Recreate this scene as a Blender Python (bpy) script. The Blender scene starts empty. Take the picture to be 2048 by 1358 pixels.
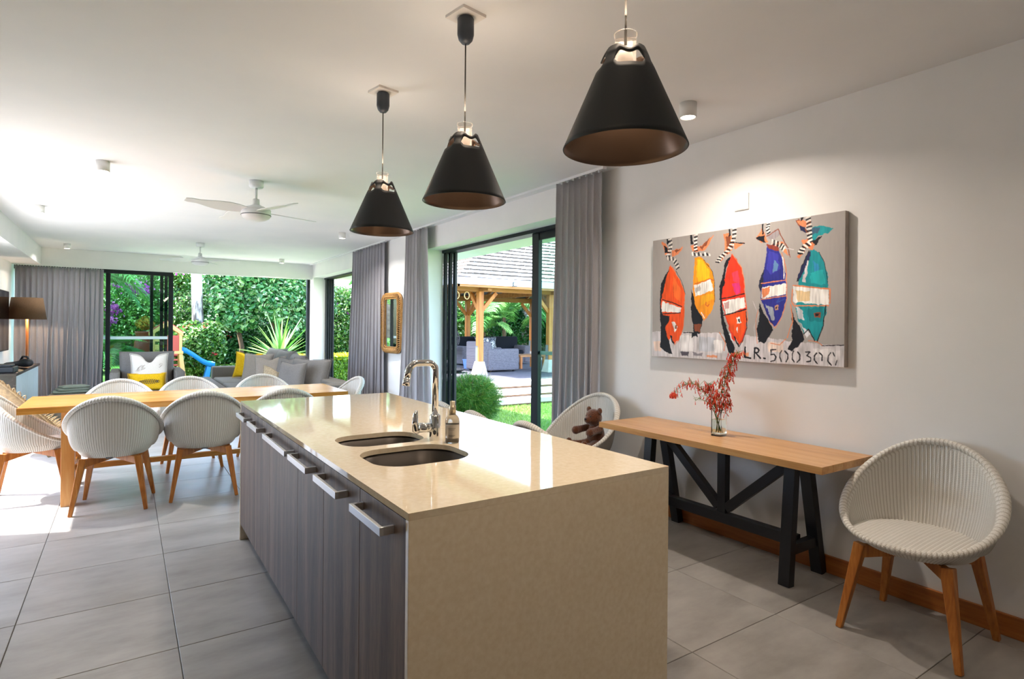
import bpy, math, random
import numpy as np
from mathutils import Vector, Matrix
random.seed(7); np.random.seed(7)
PI = math.pi; R = math.radians
scene = bpy.context.scene
COL = scene.collection

# ------------------------------------------------------------------ camera
THETA = 0.587; CAM_H = 1.404
cam_d = bpy.data.cameras.new('camera'); cam = bpy.data.objects.new('camera', cam_d); COL.objects.link(cam)
cam_d.sensor_width = 36; cam_d.lens = 1160.1 / 2048 * 36
cam_d.shift_y = -23.5 / 2048; cam_d.clip_start = 0.05; cam_d.clip_end = 300
fw = Vector((math.sin(THETA), math.cos(THETA), 0)); rt = Vector((math.cos(THETA), -math.sin(THETA), 0)); up = Vector((0, 0, 1))
M3 = Matrix((rt, up, -fw)).transposed()
cam.matrix_world = Matrix.Translation((0, 0, CAM_H)) @ M3.to_4x4() @ Matrix.Rotation(0.0086, 4, 'Z')
scene.camera = cam
# ------------------------------------------------------------------ view
scene.view_settings.view_transform = 'Standard'; scene.view_settings.look = 'None'
scene.view_settings.gamma = 1; scene.view_settings.use_curve_mapping = False
scene.view_settings.exposure = 1.0
# ------------------------------------------------------------------ sky and sun
SKY_STRENGTH = 1.1; SUN_STRENGTH = 11.0
SUN_DIR = Vector((0.5, -0.2, -0.8)).normalized()
w = bpy.data.worlds.new('sky'); scene.world = w; w.use_nodes = True
nt = w.node_tree; nt.nodes.clear()
wo = nt.nodes.new('ShaderNodeOutputWorld'); bg = nt.nodes.new('ShaderNodeBackground'); sk = nt.nodes.new('ShaderNodeTexSky')
sk.sky_type = 'NISHITA'; sk.sun_disc = False; sk.sun_elevation = math.asin(-SUN_DIR.z); sk.sun_rotation = math.atan2(-SUN_DIR.x, -SUN_DIR.y)
sk.air_density = 1.0; sk.dust_density = 1.2; sk.ozone_density = 1.0
bg.inputs['Strength'].default_value = SKY_STRENGTH
nt.links.new(sk.outputs[0], bg.inputs[0]); nt.links.new(bg.outputs[0], wo.inputs[0])
sun_d = bpy.data.lights.new('sun', 'SUN'); sun_d.energy = SUN_STRENGTH; sun_d.angle = R(0.6); sun_d.color = (1, 0.99, 0.98)
sun = bpy.data.objects.new('sun', sun_d); COL.objects.link(sun)
sun.rotation_euler = SUN_DIR.to_track_quat('-Z', 'Y').to_euler()
# power of the room's own lamps (watts), used by the builders below
P_DOWN = 15.5; P_PEND = 0.8; P_LAMP = 14.0

# ------------------------------------------------------------------ helpers
def srgb(h, a=1.0):
    if isinstance(h, str):
        c = [int(h[i:i+2], 16) / 255 for i in (0, 2, 4)]
    else: c = list(h)
    return tuple([(x / 12.92 if x <= 0.04045 else ((x + 0.055) / 1.055) ** 2.4) for x in c] + [a])

def base_mat(name, color, rough=0.6, metal=0.0, spec=0.5):
    m = bpy.data.materials.new(name); m.use_nodes = True
    b = m.node_tree.nodes['Principled BSDF']
    b.inputs['Base Color'].default_value = srgb(color); b.inputs['Roughness'].default_value = rough
    b.inputs['Metallic'].default_value = metal; b.inputs['Specular IOR Level'].default_value = spec
    return m, m.node_tree, b

def N(nt, t, **kw):
    n = nt.nodes.new(t)
    for k, v in kw.items():
        if k in n.inputs.keys(): n.inputs[k].default_value = v
        else: setattr(n, k, v)
    return n

def coords(nt, scale=(1, 1, 1), kind='Object', rot=(0, 0, 0)):
    tc = N(nt, 'ShaderNodeTexCoord'); mp = N(nt, 'ShaderNodeMapping')
    mp.inputs['Scale'].default_value = scale; mp.inputs['Rotation'].default_value = rot
    nt.links.new(tc.outputs[kind], mp.inputs[0]); return mp.outputs[0]

def ramp(nt, fac, stops):
    r = N(nt, 'ShaderNodeValToRGB'); e = r.color_ramp.elements
    e[0].position, e[0].color = stops[0][0], srgb(stops[0][1]); e[1].position, e[1].color = stops[-1][0], srgb(stops[-1][1])
    for p, c in stops[1:-1]:
        x = e.new(p); x.color = srgb(c)
    nt.links.new(fac, r.inputs[0]); return r.outputs[0]

def bump(nt, b, height, strength=0.3, dist=0.002):
    bm = N(nt, 'ShaderNodeBump'); bm.inputs['Strength'].default_value = strength; bm.inputs['Distance'].default_value = dist
    nt.links.new(height, bm.inputs['Height']); nt.links.new(bm.outputs[0], b.inputs['Normal']); return bm

def noise_mat(name, c1, c2, scale=6, stretch=(1, 1, 1), rough=0.6, metal=0, bumpy=0, detail=4, spec=0.5, kind='Object', bscale=None, dist=0.002):
    m, nt, b = base_mat(name, c1, rough, metal, spec)
    v = coords(nt, stretch, kind)
    n = N(nt, 'ShaderNodeTexNoise'); n.inputs['Scale'].default_value = scale; n.inputs['Detail'].default_value = detail
    nt.links.new(v, n.inputs[0])
    nt.links.new(ramp(nt, n.outputs[0], [(0.3, c1), (0.7, c2)]), b.inputs['Base Color'])
    if bumpy:
        n2 = N(nt, 'ShaderNodeTexNoise'); n2.inputs['Scale'].default_value = bscale or scale * 4; nt.links.new(v, n2.inputs[0])
        bump(nt, b, n2.outputs[0], bumpy, dist)
    return m

def wood_mat(name, cols, axis='X', scale=1.0, rough=0.4, spec=0.5, fine=1.0, vary=True):
    """grain stretched along one object axis; board tone varies per object"""
    m, nt, b = base_mat(name, cols[0], rough, 0, spec)
    st = {'X': (0.6, 9, 9), 'Y': (9, 0.6, 9), 'Z': (9, 9, 0.6)}[axis]
    v = coords(nt, tuple(s * scale for s in st))
    oi = N(nt, 'ShaderNodeObjectInfo')
    if vary:
        ad = N(nt, 'ShaderNodeVectorMath'); ad.operation = 'MULTIPLY_ADD'
        ad.inputs[1].default_value = (1, 1, 1)
        cb = N(nt, 'ShaderNodeCombineXYZ'); mu = N(nt, 'ShaderNodeMath'); mu.operation = 'MULTIPLY'; mu.inputs[1].default_value = 37
        nt.links.new(oi.outputs['Random'], mu.inputs[0])
        for i in range(3): nt.links.new(mu.outputs[0], cb.inputs[i])
        nt.links.new(v, ad.inputs[0]); nt.links.new(cb.outputs[0], ad.inputs[2]); v = ad.outputs[0]
    n = N(nt, 'ShaderNodeTexNoise'); n.inputs['Scale'].default_value = 1.3; n.inputs['Detail'].default_value = 6; n.inputs['Distortion'].default_value = 0.6
    nt.links.new(v, n.inputs[0])
    f = N(nt, 'ShaderNodeTexNoise'); f.inputs['Scale'].default_value = 9 * fine; f.inputs['Detail'].default_value = 3; nt.links.new(v, f.inputs[0])
    mx = N(nt, 'ShaderNodeMath'); mx.operation = 'MULTIPLY_ADD'; mx.inputs[1].default_value = 0.35
    nt.links.new(f.outputs[0], mx.inputs[0])
    m2 = N(nt, 'ShaderNodeMath'); m2.operation = 'MULTIPLY'; m2.inputs[1].default_value = 0.65; nt.links.new(n.outputs[0], m2.inputs[0])
    nt.links.new(m2.outputs[0], mx.inputs[2])
    k = len(cols); st = [(0.34 + 0.32 * i / (k - 1), c) for i, c in enumerate(cols)]
    nt.links.new(ramp(nt, mx.outputs[0], st), b.inputs['Base Color'])
    bump(nt, b, f.outputs[0], 0.12, 0.001)
    return m

def glass_mat(name, tint='e9f4ee', rough=0.0, alpha=0.12):
    """thin pane: mostly clear with a reflective coat"""
    m = bpy.data.materials.new(name); m.use_nodes = True; nt = m.node_tree; nt.nodes.clear()
    o = N(nt, 'ShaderNodeOutputMaterial'); t = N(nt, 'ShaderNodeBsdfTransparent'); g = N(nt, 'ShaderNodeBsdfGlossy'); mx = N(nt, 'ShaderNodeMixShader')
    t.inputs[0].default_value = srgb(tint); g.inputs['Roughness'].default_value = rough
    fr = N(nt, 'ShaderNodeLayerWeight'); pw = N(nt, 'ShaderNodeMath'); pw.operation = 'POWER'; pw.inputs[1].default_value = 4; ml = N(nt, 'ShaderNodeMath'); ml.operation = 'MULTIPLY_ADD'; ml.inputs[1].default_value = .7; ml.inputs[2].default_value = .03
    nt.links.new(fr.outputs['Facing'], pw.inputs[0]); nt.links.new(pw.outputs[0], ml.inputs[0]); nt.links.new(ml.outputs[0], mx.inputs[0]); nt.links.new(t.outputs[0], mx.inputs[1]); nt.links.new(g.outputs[0], mx.inputs[2]); nt.links.new(mx.outputs[0], o.inputs[0])
    return m

def emit_mat(name, color, strength):
    m, nt, b = base_mat(name, color, 0.5)
    b.inputs['Emission Color'].default_value = srgb(color); b.inputs['Emission Strength'].default_value = strength
    return m

def leaf_mat(name, cols, rough=0.35, trans=0.25, spec=0.5):
    """leaf colour differs leaf by leaf (random per island)"""
    m, nt, b = base_mat(name, cols[0], rough, 0, spec)
    g = N(nt, 'ShaderNodeNewGeometry'); k = len(cols)
    c = ramp(nt, g.outputs['Random Per Island'], [(i / (k - 1), x) for i, x in enumerate(cols)])
    nt.links.new(c, b.inputs['Base Color'])
    tr = N(nt, 'ShaderNodeBsdfTranslucent'); nt.links.new(c, tr.inputs[0])
    mx = N(nt, 'ShaderNodeMixShader'); mx.inputs[0].default_value = trans
    o = nt.nodes['Material Output']
    nt.links.new(b.outputs[0], mx.inputs[1]); nt.links.new(tr.outputs[0], mx.inputs[2]); nt.links.new(mx.outputs[0], o.inputs[0])
    return m

def leaf_mat_obj(name, cols, rough=0.35, trans=0.25):
    m = leaf_mat(name, cols, rough, trans); nt = m.node_tree
    g = [n for n in nt.nodes if n.type == 'NEW_GEOMETRY'][0]; r = [n for n in nt.nodes if n.type == 'VALTORGB'][0]
    oi = N(nt, 'ShaderNodeObjectInfo'); nt.links.new(oi.outputs['Random'], r.inputs[0]); nt.nodes.remove(g)
    return m

# objects ---------------------------------------------------------------
def link_mesh(name, me, mat=None, parent=None, smooth=False, bevel=0, auto=None):
    if mat is not None:
        for x in (mat if isinstance(mat, (list, tuple)) else [mat]): me.materials.append(x)
    if smooth: me.polygons.foreach_set('use_smooth', [True] * len(me.polygons))
    o = bpy.data.objects.new(name, me); COL.objects.link(o)
    if parent is not None: o.parent = parent
    if bevel:
        b = o.modifiers.new('bevel', 'BEVEL'); b.width = bevel; b.segments = 2; b.limit_method = 'ANGLE'; b.angle_limit = R(40); b.use_clamp_overlap = True
        if smooth: b.harden_normals = False
    return o

def tag(o, label=None, cat=None, group=None, kind=None):
    if label: o['label'] = label
    if cat: o['category'] = cat
    if group: o['group'] = group
    if kind: o['kind'] = kind
    return o

def thing(name, label, cat, loc=(0, 0, 0), rotz=0, group=None):
    o = bpy.data.objects.new(name, None); COL.objects.link(o); o.location = loc; o.rotation_euler = (0, 0, rotz); o.empty_display_size = 0.1
    return tag(o, label, cat, group)

def dup(root, loc, rotz, label=None, group=None, extra=None):
    r = root.copy(); COL.objects.link(r); r.location = loc; r.rotation_euler = (0, 0, rotz)
    if label: r['label'] = label
    if group: r['group'] = group
    for ch in list(root.children):
        c = ch.copy(); COL.objects.link(c); c.parent = r
        for g in list(ch.children):
            d = g.copy(); COL.objects.link(d); d.parent = c
    return r

class MB:
    def __init__(s): s.v = []; s.f = []; s.mi = []
    def add(s, vs, fs, mi=0):
        n = len(s.v); s.v += [tuple(v) for v in vs]; s.f += [tuple(i + n for i in f) for f in fs]; s.mi += [mi] * len(fs); return s
    def box(s, x0, x1, y0, y1, z0, z1, mi=0):
        vs = [(x, y, z) for z in (z0, z1) for y in (y0, y1) for x in (x0, x1)]
        return s.add(vs, [(0, 2, 3, 1), (4, 5, 7, 6), (0, 1, 5, 4), (2, 6, 7, 3), (0, 4, 6, 2), (1, 3, 7, 5)], mi)
    def beam(s, p, q, w, h, upv=(0, 0, 1), w2=None, h2=None, mi=0):
        """square bar from p to q, section w x h (h along upv), optional taper"""
        p = Vector(p); q = Vector(q); d = (q - p).normalized(); u = Vector(upv)
        if abs(d.dot(u)) > 0.98: u = Vector((0, 1, 0))
        sx = d.cross(u).normalized(); sy = sx.cross(d).normalized(); vs = []
        for c, a, b in ((p, w, h), (q, w2 or w, h2 or h)):
            for i, j in ((-1, -1), (1, -1), (1, 1), (-1, 1)): vs.append(c + sx * (i * a / 2) + sy * (j * b / 2))
        return s.add(vs, [(3, 2, 1, 0), (4, 5, 6, 7), (0, 1, 5, 4), (1, 2, 6, 5), (2, 3, 7, 6), (3, 0, 4, 7)], mi)
    def lathe(s, prof, n=24, c=(0, 0, 0), a0=0, mi=0, cap=False):
        vs = []; fs = []; k = len(prof)
        for i in range(n):
            a = a0 + 2 * PI * i / n; ca, sa = math.cos(a), math.sin(a)
            for r, z in prof: vs.append((c[0] + r * ca, c[1] + r * sa, c[2] + z))
        for i in range(n):
            j = (i + 1) % n
            for t in range(k - 1): fs.append((i * k + t, j * k + t, j * k + t + 1, i * k + t + 1))
        if cap:
            fs.append(tuple(i * k for i in range(n))[::-1]); fs.append(tuple(i * k + k - 1 for i in range(n)))
        return s.add(vs, fs, mi)
    def tube(s, pts, r, n=8, closed=False, mi=0, cap=True, ell=None):
        pts = [Vector(p) for p in pts]; m = len(pts); vs = []; fs = []
        rs = r if isinstance(r, (list, tuple)) else [r] * m
        prev = None
        for i, p in enumerate(pts):
            if closed: d = pts[(i + 1) % m] - pts[i - 1]
            else: d = pts[min(i + 1, m - 1)] - pts[max(i - 1, 0)]
            d = d.normalized() if d.length > 1e-9 else Vector((0, 0, 1))
            if prev is None:
                u = Vector((0, 0, 1)) if abs(d.z) < 0.9 else Vector((1, 0, 0)); u = (u - d * u.dot(d)).normalized()
            else:
                u = prev - d * prev.dot(d); u = u.normalized() if u.length > 1e-6 else Vector((1, 0, 0))
            prev = u; v = d.cross(u)
            e = ell or 1.0
            for k in range(n):
                a = 2 * PI * k / n; vs.append(p + (u * math.cos(a) + v * math.sin(a) * e) * rs[i])
        for i in range(m if closed else m - 1):
            j = (i + 1) % m
            for k in range(n):
                l = (k + 1) % n; fs.append((i * n + k, i * n + l, j * n + l, j * n + k))
        if cap and not closed:
            fs.append(tuple(range(n))[::-1]); fs.append(tuple((m - 1) * n + k for k in range(n)))
        return s.add(vs, fs, mi)
    def prism(s, poly, z0, z1, mi=0):
        n = len(poly); vs = [(x, y, z0) for x, y in poly] + [(x, y, z1) for x, y in poly]
        return s.add(vs, [tuple(range(n))[::-1], tuple(range(n, 2 * n))] + [(i, (i + 1) % n, n + (i + 1) % n, n + i) for i in range(n)], mi)
    def sphere(s, c, r, n=12, m=8, mi=0, rot=None):
        rx, ry, rz = r if isinstance(r, (tuple, list)) else (r, r, r); vs = []; fs = []
        for j in range(m + 1):
            t = PI * j / m
            for i in range(n):
                a = 2 * PI * i / n; p = Vector((rx * math.sin(t) * math.cos(a), ry * math.sin(t) * math.sin(a), rz * math.cos(t)))
                if rot: p = rot @ p
                vs.append(p + Vector(c))
        for j in range(m):
            for i in range(n): fs.append((j * n + i, (j + 1) * n + i, (j + 1) * n + (i + 1) % n, j * n + (i + 1) % n))
        return s.add(vs, fs, mi)
    def build(s, name, mat=None, parent=None, smooth=False, bevel=0):
        me = bpy.data.meshes.new(name); me.from_pydata(s.v, [], s.f)
        if any(s.mi): me.polygons.foreach_set('material_index', s.mi)
        me.update()
        return link_mesh(name, me, mat, parent, smooth, bevel)

def struct(name, mb, mat, bevel=0, smooth=False):
    return tag(mb.build(name, mat, None, smooth, bevel), kind='structure')

def np_mesh(name, V, F, mat, parent=None, smooth=False, uv=None):
    me = bpy.data.meshes.new(name); V = np.asarray(V, np.float32); F = np.asarray(F, np.int32); k = F.shape[1]
    me.vertices.add(len(V)); me.vertices.foreach_set('co', V.ravel())
    me.loops.add(F.size); me.loops.foreach_set('vertex_index', F.ravel())
    me.polygons.add(len(F)); me.polygons.foreach_set('loop_start', np.arange(len(F)) * k); me.polygons.foreach_set('loop_total', np.full(len(F), k))
    me.update(calc_edges=True)
    if uv is not None:
        l = me.uv_layers.new(name='UVMap'); l.data.foreach_set('uv', np.asarray(uv, np.float32)[F.ravel()].ravel())
    me.validate()
    return link_mesh(name, me, mat, parent, smooth)

def light(name, kind, loc, power, color=(1, 0.87, 0.7), size=0.05, parent=None, rot=None, spread=None, spot=None, blend=0.6):
    d = bpy.data.lights.new(name, kind); d.energy = power; d.color = color
    if kind == 'AREA':
        d.shape = 'DISK'; d.size = size
        if spread: d.spread = spread
    elif kind in ('POINT', 'SPOT'): d.shadow_soft_size = size
    if kind == 'SPOT': d.spot_size = spot or R(110); d.spot_blend = blend
    o = bpy.data.objects.new(name, d); COL.objects.link(o); o.location = loc
    if rot: o.rotation_euler = rot
    if parent is not None: o.parent = parent
    return o
# ------------------------------------------------------------------ materials of the room
m_white = noise_mat('wall_paint', 'e8e8e8', 'edecec', 3, rough=0.85, bumpy=0.05, bscale=120, spec=0.2)
m_ceil = noise_mat('ceiling_paint', 'e6e7e8', 'ebebeb', 2, rough=0.9, spec=0.1)
m_frame = base_mat('dark_aluminium', '0d141d', 0.4, 0.0, 0.35)[0]
m_glass = glass_mat('pane_glass', 'd9ece4'); m_strip = base_mat('frosted_strip', 'c9dbe2', 0.5)[0]
m_grout = base_mat('grout', '55514a', 0.9)[0]
XW = 3.41; ZC = 2.747; YF = 13.07; XL = -1.64; ZH = 2.44

# floor: grout bed and one tile per piece
m, nt, b = base_mat('floor_tile_concrete', 'a09a92', 0.33, 0, 0.45)
v = coords(nt, (1, 1, 1), 'Object'); oi = N(nt, 'ShaderNodeObjectInfo')
n1 = N(nt, 'ShaderNodeTexNoise'); n1.inputs['Scale'].default_value = 3.2; n1.inputs['Detail'].default_value = 7; n1.inputs['Roughness'].default_value = 0.62
sc_ = N(nt, 'ShaderNodeVectorMath'); sc_.operation = 'ADD'
gp = N(nt, 'ShaderNodeNewGeometry'); nt.links.new(gp.outputs['Position'], sc_.inputs[0])
cb = N(nt, 'ShaderNodeCombineXYZ'); mu = N(nt, 'ShaderNodeMath'); mu.operation = 'MULTIPLY'; mu.inputs[1].default_value = 19
nt.links.new(oi.outputs['Random'], mu.inputs[0]); nt.links.new(mu.outputs[0], cb.inputs[0]); nt.links.new(mu.outputs[0], cb.inputs[1])
nt.links.new(cb.outputs[0], sc_.inputs[1])
mp = N(nt, 'ShaderNodeMapping'); mp.inputs['Scale'].default_value = (0.7, 1.6, 1); nt.links.new(sc_.outputs[0], mp.inputs[0]); nt.links.new(mp.outputs[0], n1.inputs[0])
nt.links.new(ramp(nt, n1.outputs[0], [(0.3, '83807c'), (0.5, '979491'), (0.72, 'a7a4a1')]), b.inputs['Base Color'])
rr = N(nt, 'ShaderNodeMapRange'); rr.inputs['To Min'].default_value = 0.26; rr.inputs['To Max'].default_value = 0.42
nt.links.new(n1.outputs[0], rr.inputs[0]); nt.links.new(rr.outputs[0], b.inputs['Roughness'])
m_tile = m
floor = struct('floor', MB().box(XL, XW + .25, -2.5, YF + .3, -0.12, -0.0035), m_grout)
S = 0.62; GX = -0.42; GY = 1.04
tile_cache = {}
for i in range(-2, 8):
    for j in range(-6, 20):
        x0 = GX + S * i + .0017; x1 = GX + S * (i + 1) - .0017; y0 = GY + S * j + .0017; y1 = GY + S * (j + 1) - .0017
        x0 = max(x0, XL); x1 = min(x1, XW + .25); y0 = max(y0, -2.5); y1 = min(y1, YF + .3)
        if x1 - x0 < .02 or y1 - y0 < .02: continue
        key = (round(x1 - x0, 3), round(y1 - y0, 3))
        if key not in tile_cache:
            mb = MB(); w_, d_ = (x1 - x0) / 2, (y1 - y0) / 2; e = .0015
            vs = [(-w_, -d_, -.01), (w_, -d_, -.01), (w_, d_, -.01), (-w_, d_, -.01), (-w_, -d_, -e), (w_, -d_, -e), (w_, d_, -e), (-w_, d_, -e), (-w_ + e, -d_ + e, 0), (w_ - e, -d_ + e, 0), (w_ - e, d_ - e, 0), (-w_ + e, d_ - e, 0)]
            mb.add(vs, [(0, 1, 5, 4), (1, 2, 6, 5), (2, 3, 7, 6), (3, 0, 4, 7), (4, 5, 9, 8), (5, 6, 10, 9), (6, 7, 11, 10), (7, 4, 8, 11), (8, 9, 10, 11)])
            o = mb.build('floor_tile', m_tile, floor); tile_cache[key] = o
        else:
            o = tile_cache[key].copy(); COL.objects.link(o)
        o.location = ((x0 + x1) / 2, (y0 + y1) / 2, 0)

# ceiling + roof slab with eaves
struct('ceiling', MB().box(XL - .35, XW + .25, -2.6, YF + .3, ZC, ZC + .2), m_ceil)
struct('trim_1', MB().box(XW + .25, 4.5, -2.6, YF + .6, 2.50, ZC + .2).box(XL - .35, XW + .25, YF + .3, YF + .6, 2.62, ZC + .2), m_white)   # eaves
# right wall with two openings
D1a, D1b = 3.95, 7.24; D2a, D2b = 9.0, 12.98
wr = MB(); T = .25
wr.box(XW, XW + T, -2.6, D1a, -.3, ZC).box(XW, XW + T, D1b, D2a, -.3, ZC).box(XW, XW + T, D1a, D1b, 2.465, ZC).box(XW, XW + T, D2a, D2b, 2.465, ZC).box(XW, XW + T, D2b, YF + .3, -.3, ZC)
wr.box(XW, XW + T, D1a, D1b, -.3, -.12).box(XW, XW + T, D2a, D2b, -.3, -.12)
struct('wall_right', wr, m_white)
struct('wall_far', MB().box(XL - .2, XW, YF, YF + .3, ZH, ZC).box(XL - .2, XL, YF, YF + .3, -.3, ZH), m_white)
wl = MB()
wl.box(XL - .2, XL, 9.6, YF, -.3, ZC).box(XL - .2, XL, -2.6, 5.4, -.3, ZC).box(XL - .2, XL, 5.4, 9.6, ZH, ZC)
struct('wall_left', wl, m_white)
struct('wall_back', MB().box(XL - .2, XW + T, -2.75, -2.6, -.3, ZC), m_white)
struct('trim_2', MB().box(XL, -1.2556, 5.1, YF, ZH, ZC), m_white)                    # dropped bulkhead along the left wall

# oak baseboard
m_oakbase = wood_mat('oak_baseboard', ['8a4c1c', 'a6622a', 'b8763a'], 'Y', 1.0, 0.4)
struct('baseboard_right', MB().box(XW - .02, XW, -2.6, 3.95, 0, .10), m_oakbase, .003)

# ---- sliding doors
def frame_bar(mb, *a): mb.box(*a)
# door_1: right wall, near.  outer head track, three stacked stiles at far jamb, one glazed leaf near
d1 = MB(); XO = XW + T
d1.box(XO - .02, XO + .13, D1a, D1b, 2.425, 2.465).box(XO - .02, XO + .13, D1a, D1b, -.02, .0)
door1 = struct('door_1', d1, m_frame)
for k in range(3):
    MB().box(XO + .045 * k, XO + .045 * k + .035, D1b - .075 - .055 * k, D1b - .0 - .055 * k, 0, 2.43).build('stile', m_frame, door1, bevel=.003)
MB().box(XO + .02, XO + .07, 5.03, 5.15, 0, 2.43).build('stile', m_frame, door1, bevel=.003)
MB().box(XO + .03, XO + .06, D1a, D1a + .07, 0, 2.43).build('stile', m_frame, door1, bevel=.003)
MB().box(XO + .03, XO + .06, D1a + .07, 5.03, 2.35, 2.43).build('top_rail', m_frame, door1, bevel=.003)
MB().box(XO + .03, XO + .06, D1a + .07, 5.03, 0, .08).build('bottom_rail', m_frame, door1, bevel=.003)
MB().box(XO + .042, XO + .048, D1a + .07, 5.03, .08, 2.35).build('pane', m_glass, door1)
MB().box(XO + .049, XO + .051, D1a + .07, 5.03, 1.12, 1.158).build('frosted_strip', m_strip, door1)
# door_2: right wall, far, open
d2 = MB().box(XO - .02, XO + .13, D2a, D2b, 2.43, 2.465)
door2 = struct('door_2', d2, m_frame)
for k in range(4):
    MB().box(XO + .035 * k, XO + .035 * k + .028, D2b - .10 - .045 * k, D2b - .0 - .045 * k, 0, 2.43).build('stile', m_frame, door2, bevel=.003)
# door_3: far wall, leaves stacked at the left, open at the right
YO = YF + .25
d3 = MB().box(XL, .77, YO - .04, YO + .12, 2.37, 2.44).box(3.35, 3.41, YO - .04, YO + .06, 0, 2.44)
door3 = struct('door_3', d3, m_frame)
stiles = [(-.325, -.25, .0), (.385, .44, .03), (.553, .61, .06), (.625, .68, .03), (.695, .775, .0)]
for a, b_, dy in stiles: MB().box(a, b_, YO + dy, YO + dy + .028, 0, 2.37).build('stile', m_frame, door3, bevel=.003)
MB().box(-.385, -.36, YO + .08, YO + .1, 0, 2.37).build('stile', m_frame, door3)
MB().box(-1.6, -.325, YO + .01, YO + .016, .06, 2.37).build('pane', m_glass, door3)
MB().box(-.25, .695, YO + .01, YO + .016, .06, 2.37).build('pane', m_glass, door3)
MB().box(-.32, .553, YO + .07, YO + .076, .06, 2.37).build('pane', m_glass, door3)
MB().box(-1.6, .77, YO, YO + .1, 0, .06).build('bottom_rail', m_frame, door3)
MB().box(-1.6, -.325, YO + .007, YO + .009, 1.12, 1.175).build('frosted_strip', m_strip, door3)
MB().box(-.25, .685, YO + .007, YO + .009, 1.12, 1.175).build('frosted_strip', m_strip, door3)
# door_4: left wall opening to the terrace (out of frame, lets the sun in)
d4 = MB().box(XL - .15, XL - .05, 5.4, 9.6, 2.38, 2.44)
for y in (5.4, 9.53): d4.box(XL - .15, XL - .05, y, y + .07, 0, 2.4)
struct('door_4', d4, m_frame)

# ---- curtain tracks
m_track = base_mat('white_track', 'e4e4e6', 0.4, 0.1)[0]
struct('trim_3', MB().box(3.27, 3.31, 3.58, 7.75, ZC - .022, ZC), m_track)
struct('trim_4', MB().box(3.32, 3.36, 8.56, 12.95, ZC - .022, ZC), m_track)
struct('trim_5', MB().box(XL, 3.38, YF - .06, YF - .02, ZH - .02, ZH), m_track)

# ---- curtains
def curtain_mat(name, c1, c2, trans):
    m, nt, b = base_mat(name, c1, 0.9, 0, 0.1)
    v = coords(nt, (1, 1, 1)); n = N(nt, 'ShaderNodeTexNoise'); n.inputs['Scale'].default_value = 260; n.inputs['Detail'].default_value = 2; nt.links.new(v, n.inputs[0])
    c = ramp(nt, n.outputs[0], [(0.35, c1), (0.65, c2)]); nt.links.new(c, b.inputs['Base Color'])
    b.inputs['Sheen Weight'].default_value = 0.2
    tr = N(nt, 'ShaderNodeBsdfTranslucent'); nt.links.new(c, tr.inputs[0]); mx = N(nt, 'ShaderNodeMixShader'); mx.inputs[0].default_value = trans
    nt.links.new(b.outputs[0], mx.inputs[1]); nt.links.new(tr.outputs[0], mx.inputs[2]); nt.links.new(mx.outputs[0], nt.nodes['Material Output'].inputs[0])
    bump(nt, b, n.outputs[0], 0.15, 0.001)
    return m
m_curt = curtain_mat('grey_linen', 'a19fa6', 'afadb4', 0.22); m_curt_lit = curtain_mat('grey_linen_lit', 'c6c4c8', 'd2d0d4', 0.25)  # same linen lightened: the brighter light on two curtains is in its colour

def curtain(name, label, p0, p1, z0, z1, pleats, amp, out, seed, bot=None, mat=None, hem_slope=0):
    """hangs from p0 to p1 (xy); out = unit normal into the room; bot = end points at the hem"""
    rnd = random.Random(seed); per = 12; nx = pleats * per + 1; nz = 26
    b0, b1 = bot or (p0, p1); wob = [rnd.uniform(.55, 1.35) for _ in range(pleats + 2)]; ph = [rnd.uniform(-.9, .9) for _ in range(pleats + 2)]
    V = np.zeros((nz, nx, 3))
    o = np.array(out); tdir = np.array(p1, float) - np.array(p0, float); tl = np.linalg.norm(tdir); tdir /= tl
    for k in range(nz):
        t = k / (nz - 1); z = z1 + (z0 - z1) * t; e = t ** 1.4
        a = np.array(p0) * (1 - e) + np.array(b0) * e; c = np.array(p1) * (1 - e) + np.array(b1) * e
        for i in range(nx):
            s = i / (nx - 1); q = s * pleats; j = int(min(q, pleats - 1)); fr = q - j
            wv = wob[j] * (1 - fr) + wob[j + 1] * fr; pw = ph[j] * (1 - fr) + ph[j + 1] * fr
            am = amp * (0.75 + (wv - .75) * (0.35 + .9 * t)); lean = pw * t * 1.5
            d = am * math.sin(2 * PI * q + lean) + .25 * am * math.sin(4.7 * q + seed + t * 1.2)
            sh = .30 * tl / pleats * math.sin(2 * PI * q + lean + 1.2) * (.5 + t * .7) + .012 * math.sin(t * 9 + q * 1.7) * t
            p = a * (1 - s) + c * s + o * d + tdir * sh
            V[k, i] = (p[0], p[1], z)
    V[:, :, 2][0] = z1
    F = [(k * nx + i, (k + 1) * nx + i, (k + 1) * nx + i + 1, k * nx + i + 1) for k in range(nz - 1) for i in range(nx - 1)]
    root = thing(name, label, 'curtain', ((p0[0] + p1[0]) / 2, (p0[1] + p1[1]) / 2, 0))
    V2 = V.reshape(-1, 3) - np.array(root.location)
    ob = np_mesh('fabric', V2, F, mat or m_curt, root, True)
    sl = ob.modifiers.new('thick', 'SOLIDIFY'); sl.thickness = .002
    hb = MB(); q0 = np.array(p0) - np.array(root.location)[:2]; q1 = np.array(p1) - np.array(root.location)[:2]
    for i in range(pleats * 2):
        s = (i + .5) / (pleats * 2); p = q0 * (1 - s) + q1 * s; hb.box(p[0] - .004, p[0] + .004, p[1] - .004, p[1] + .004, z1 - .01, z1 + .012)
    tag(hb.build('hooks', m_track, root), kind='stuff')
    return root
curtain('curtain', 'wide grey linen curtain across the far wall behind the floor lamp', (-1.61, YF - .05), (-.36, YF - .05), .02, ZH - .03, 17, .035, (0, -1), 3, bot=((-1.61, YF - .16), (-.39, YF - .1)))
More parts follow.
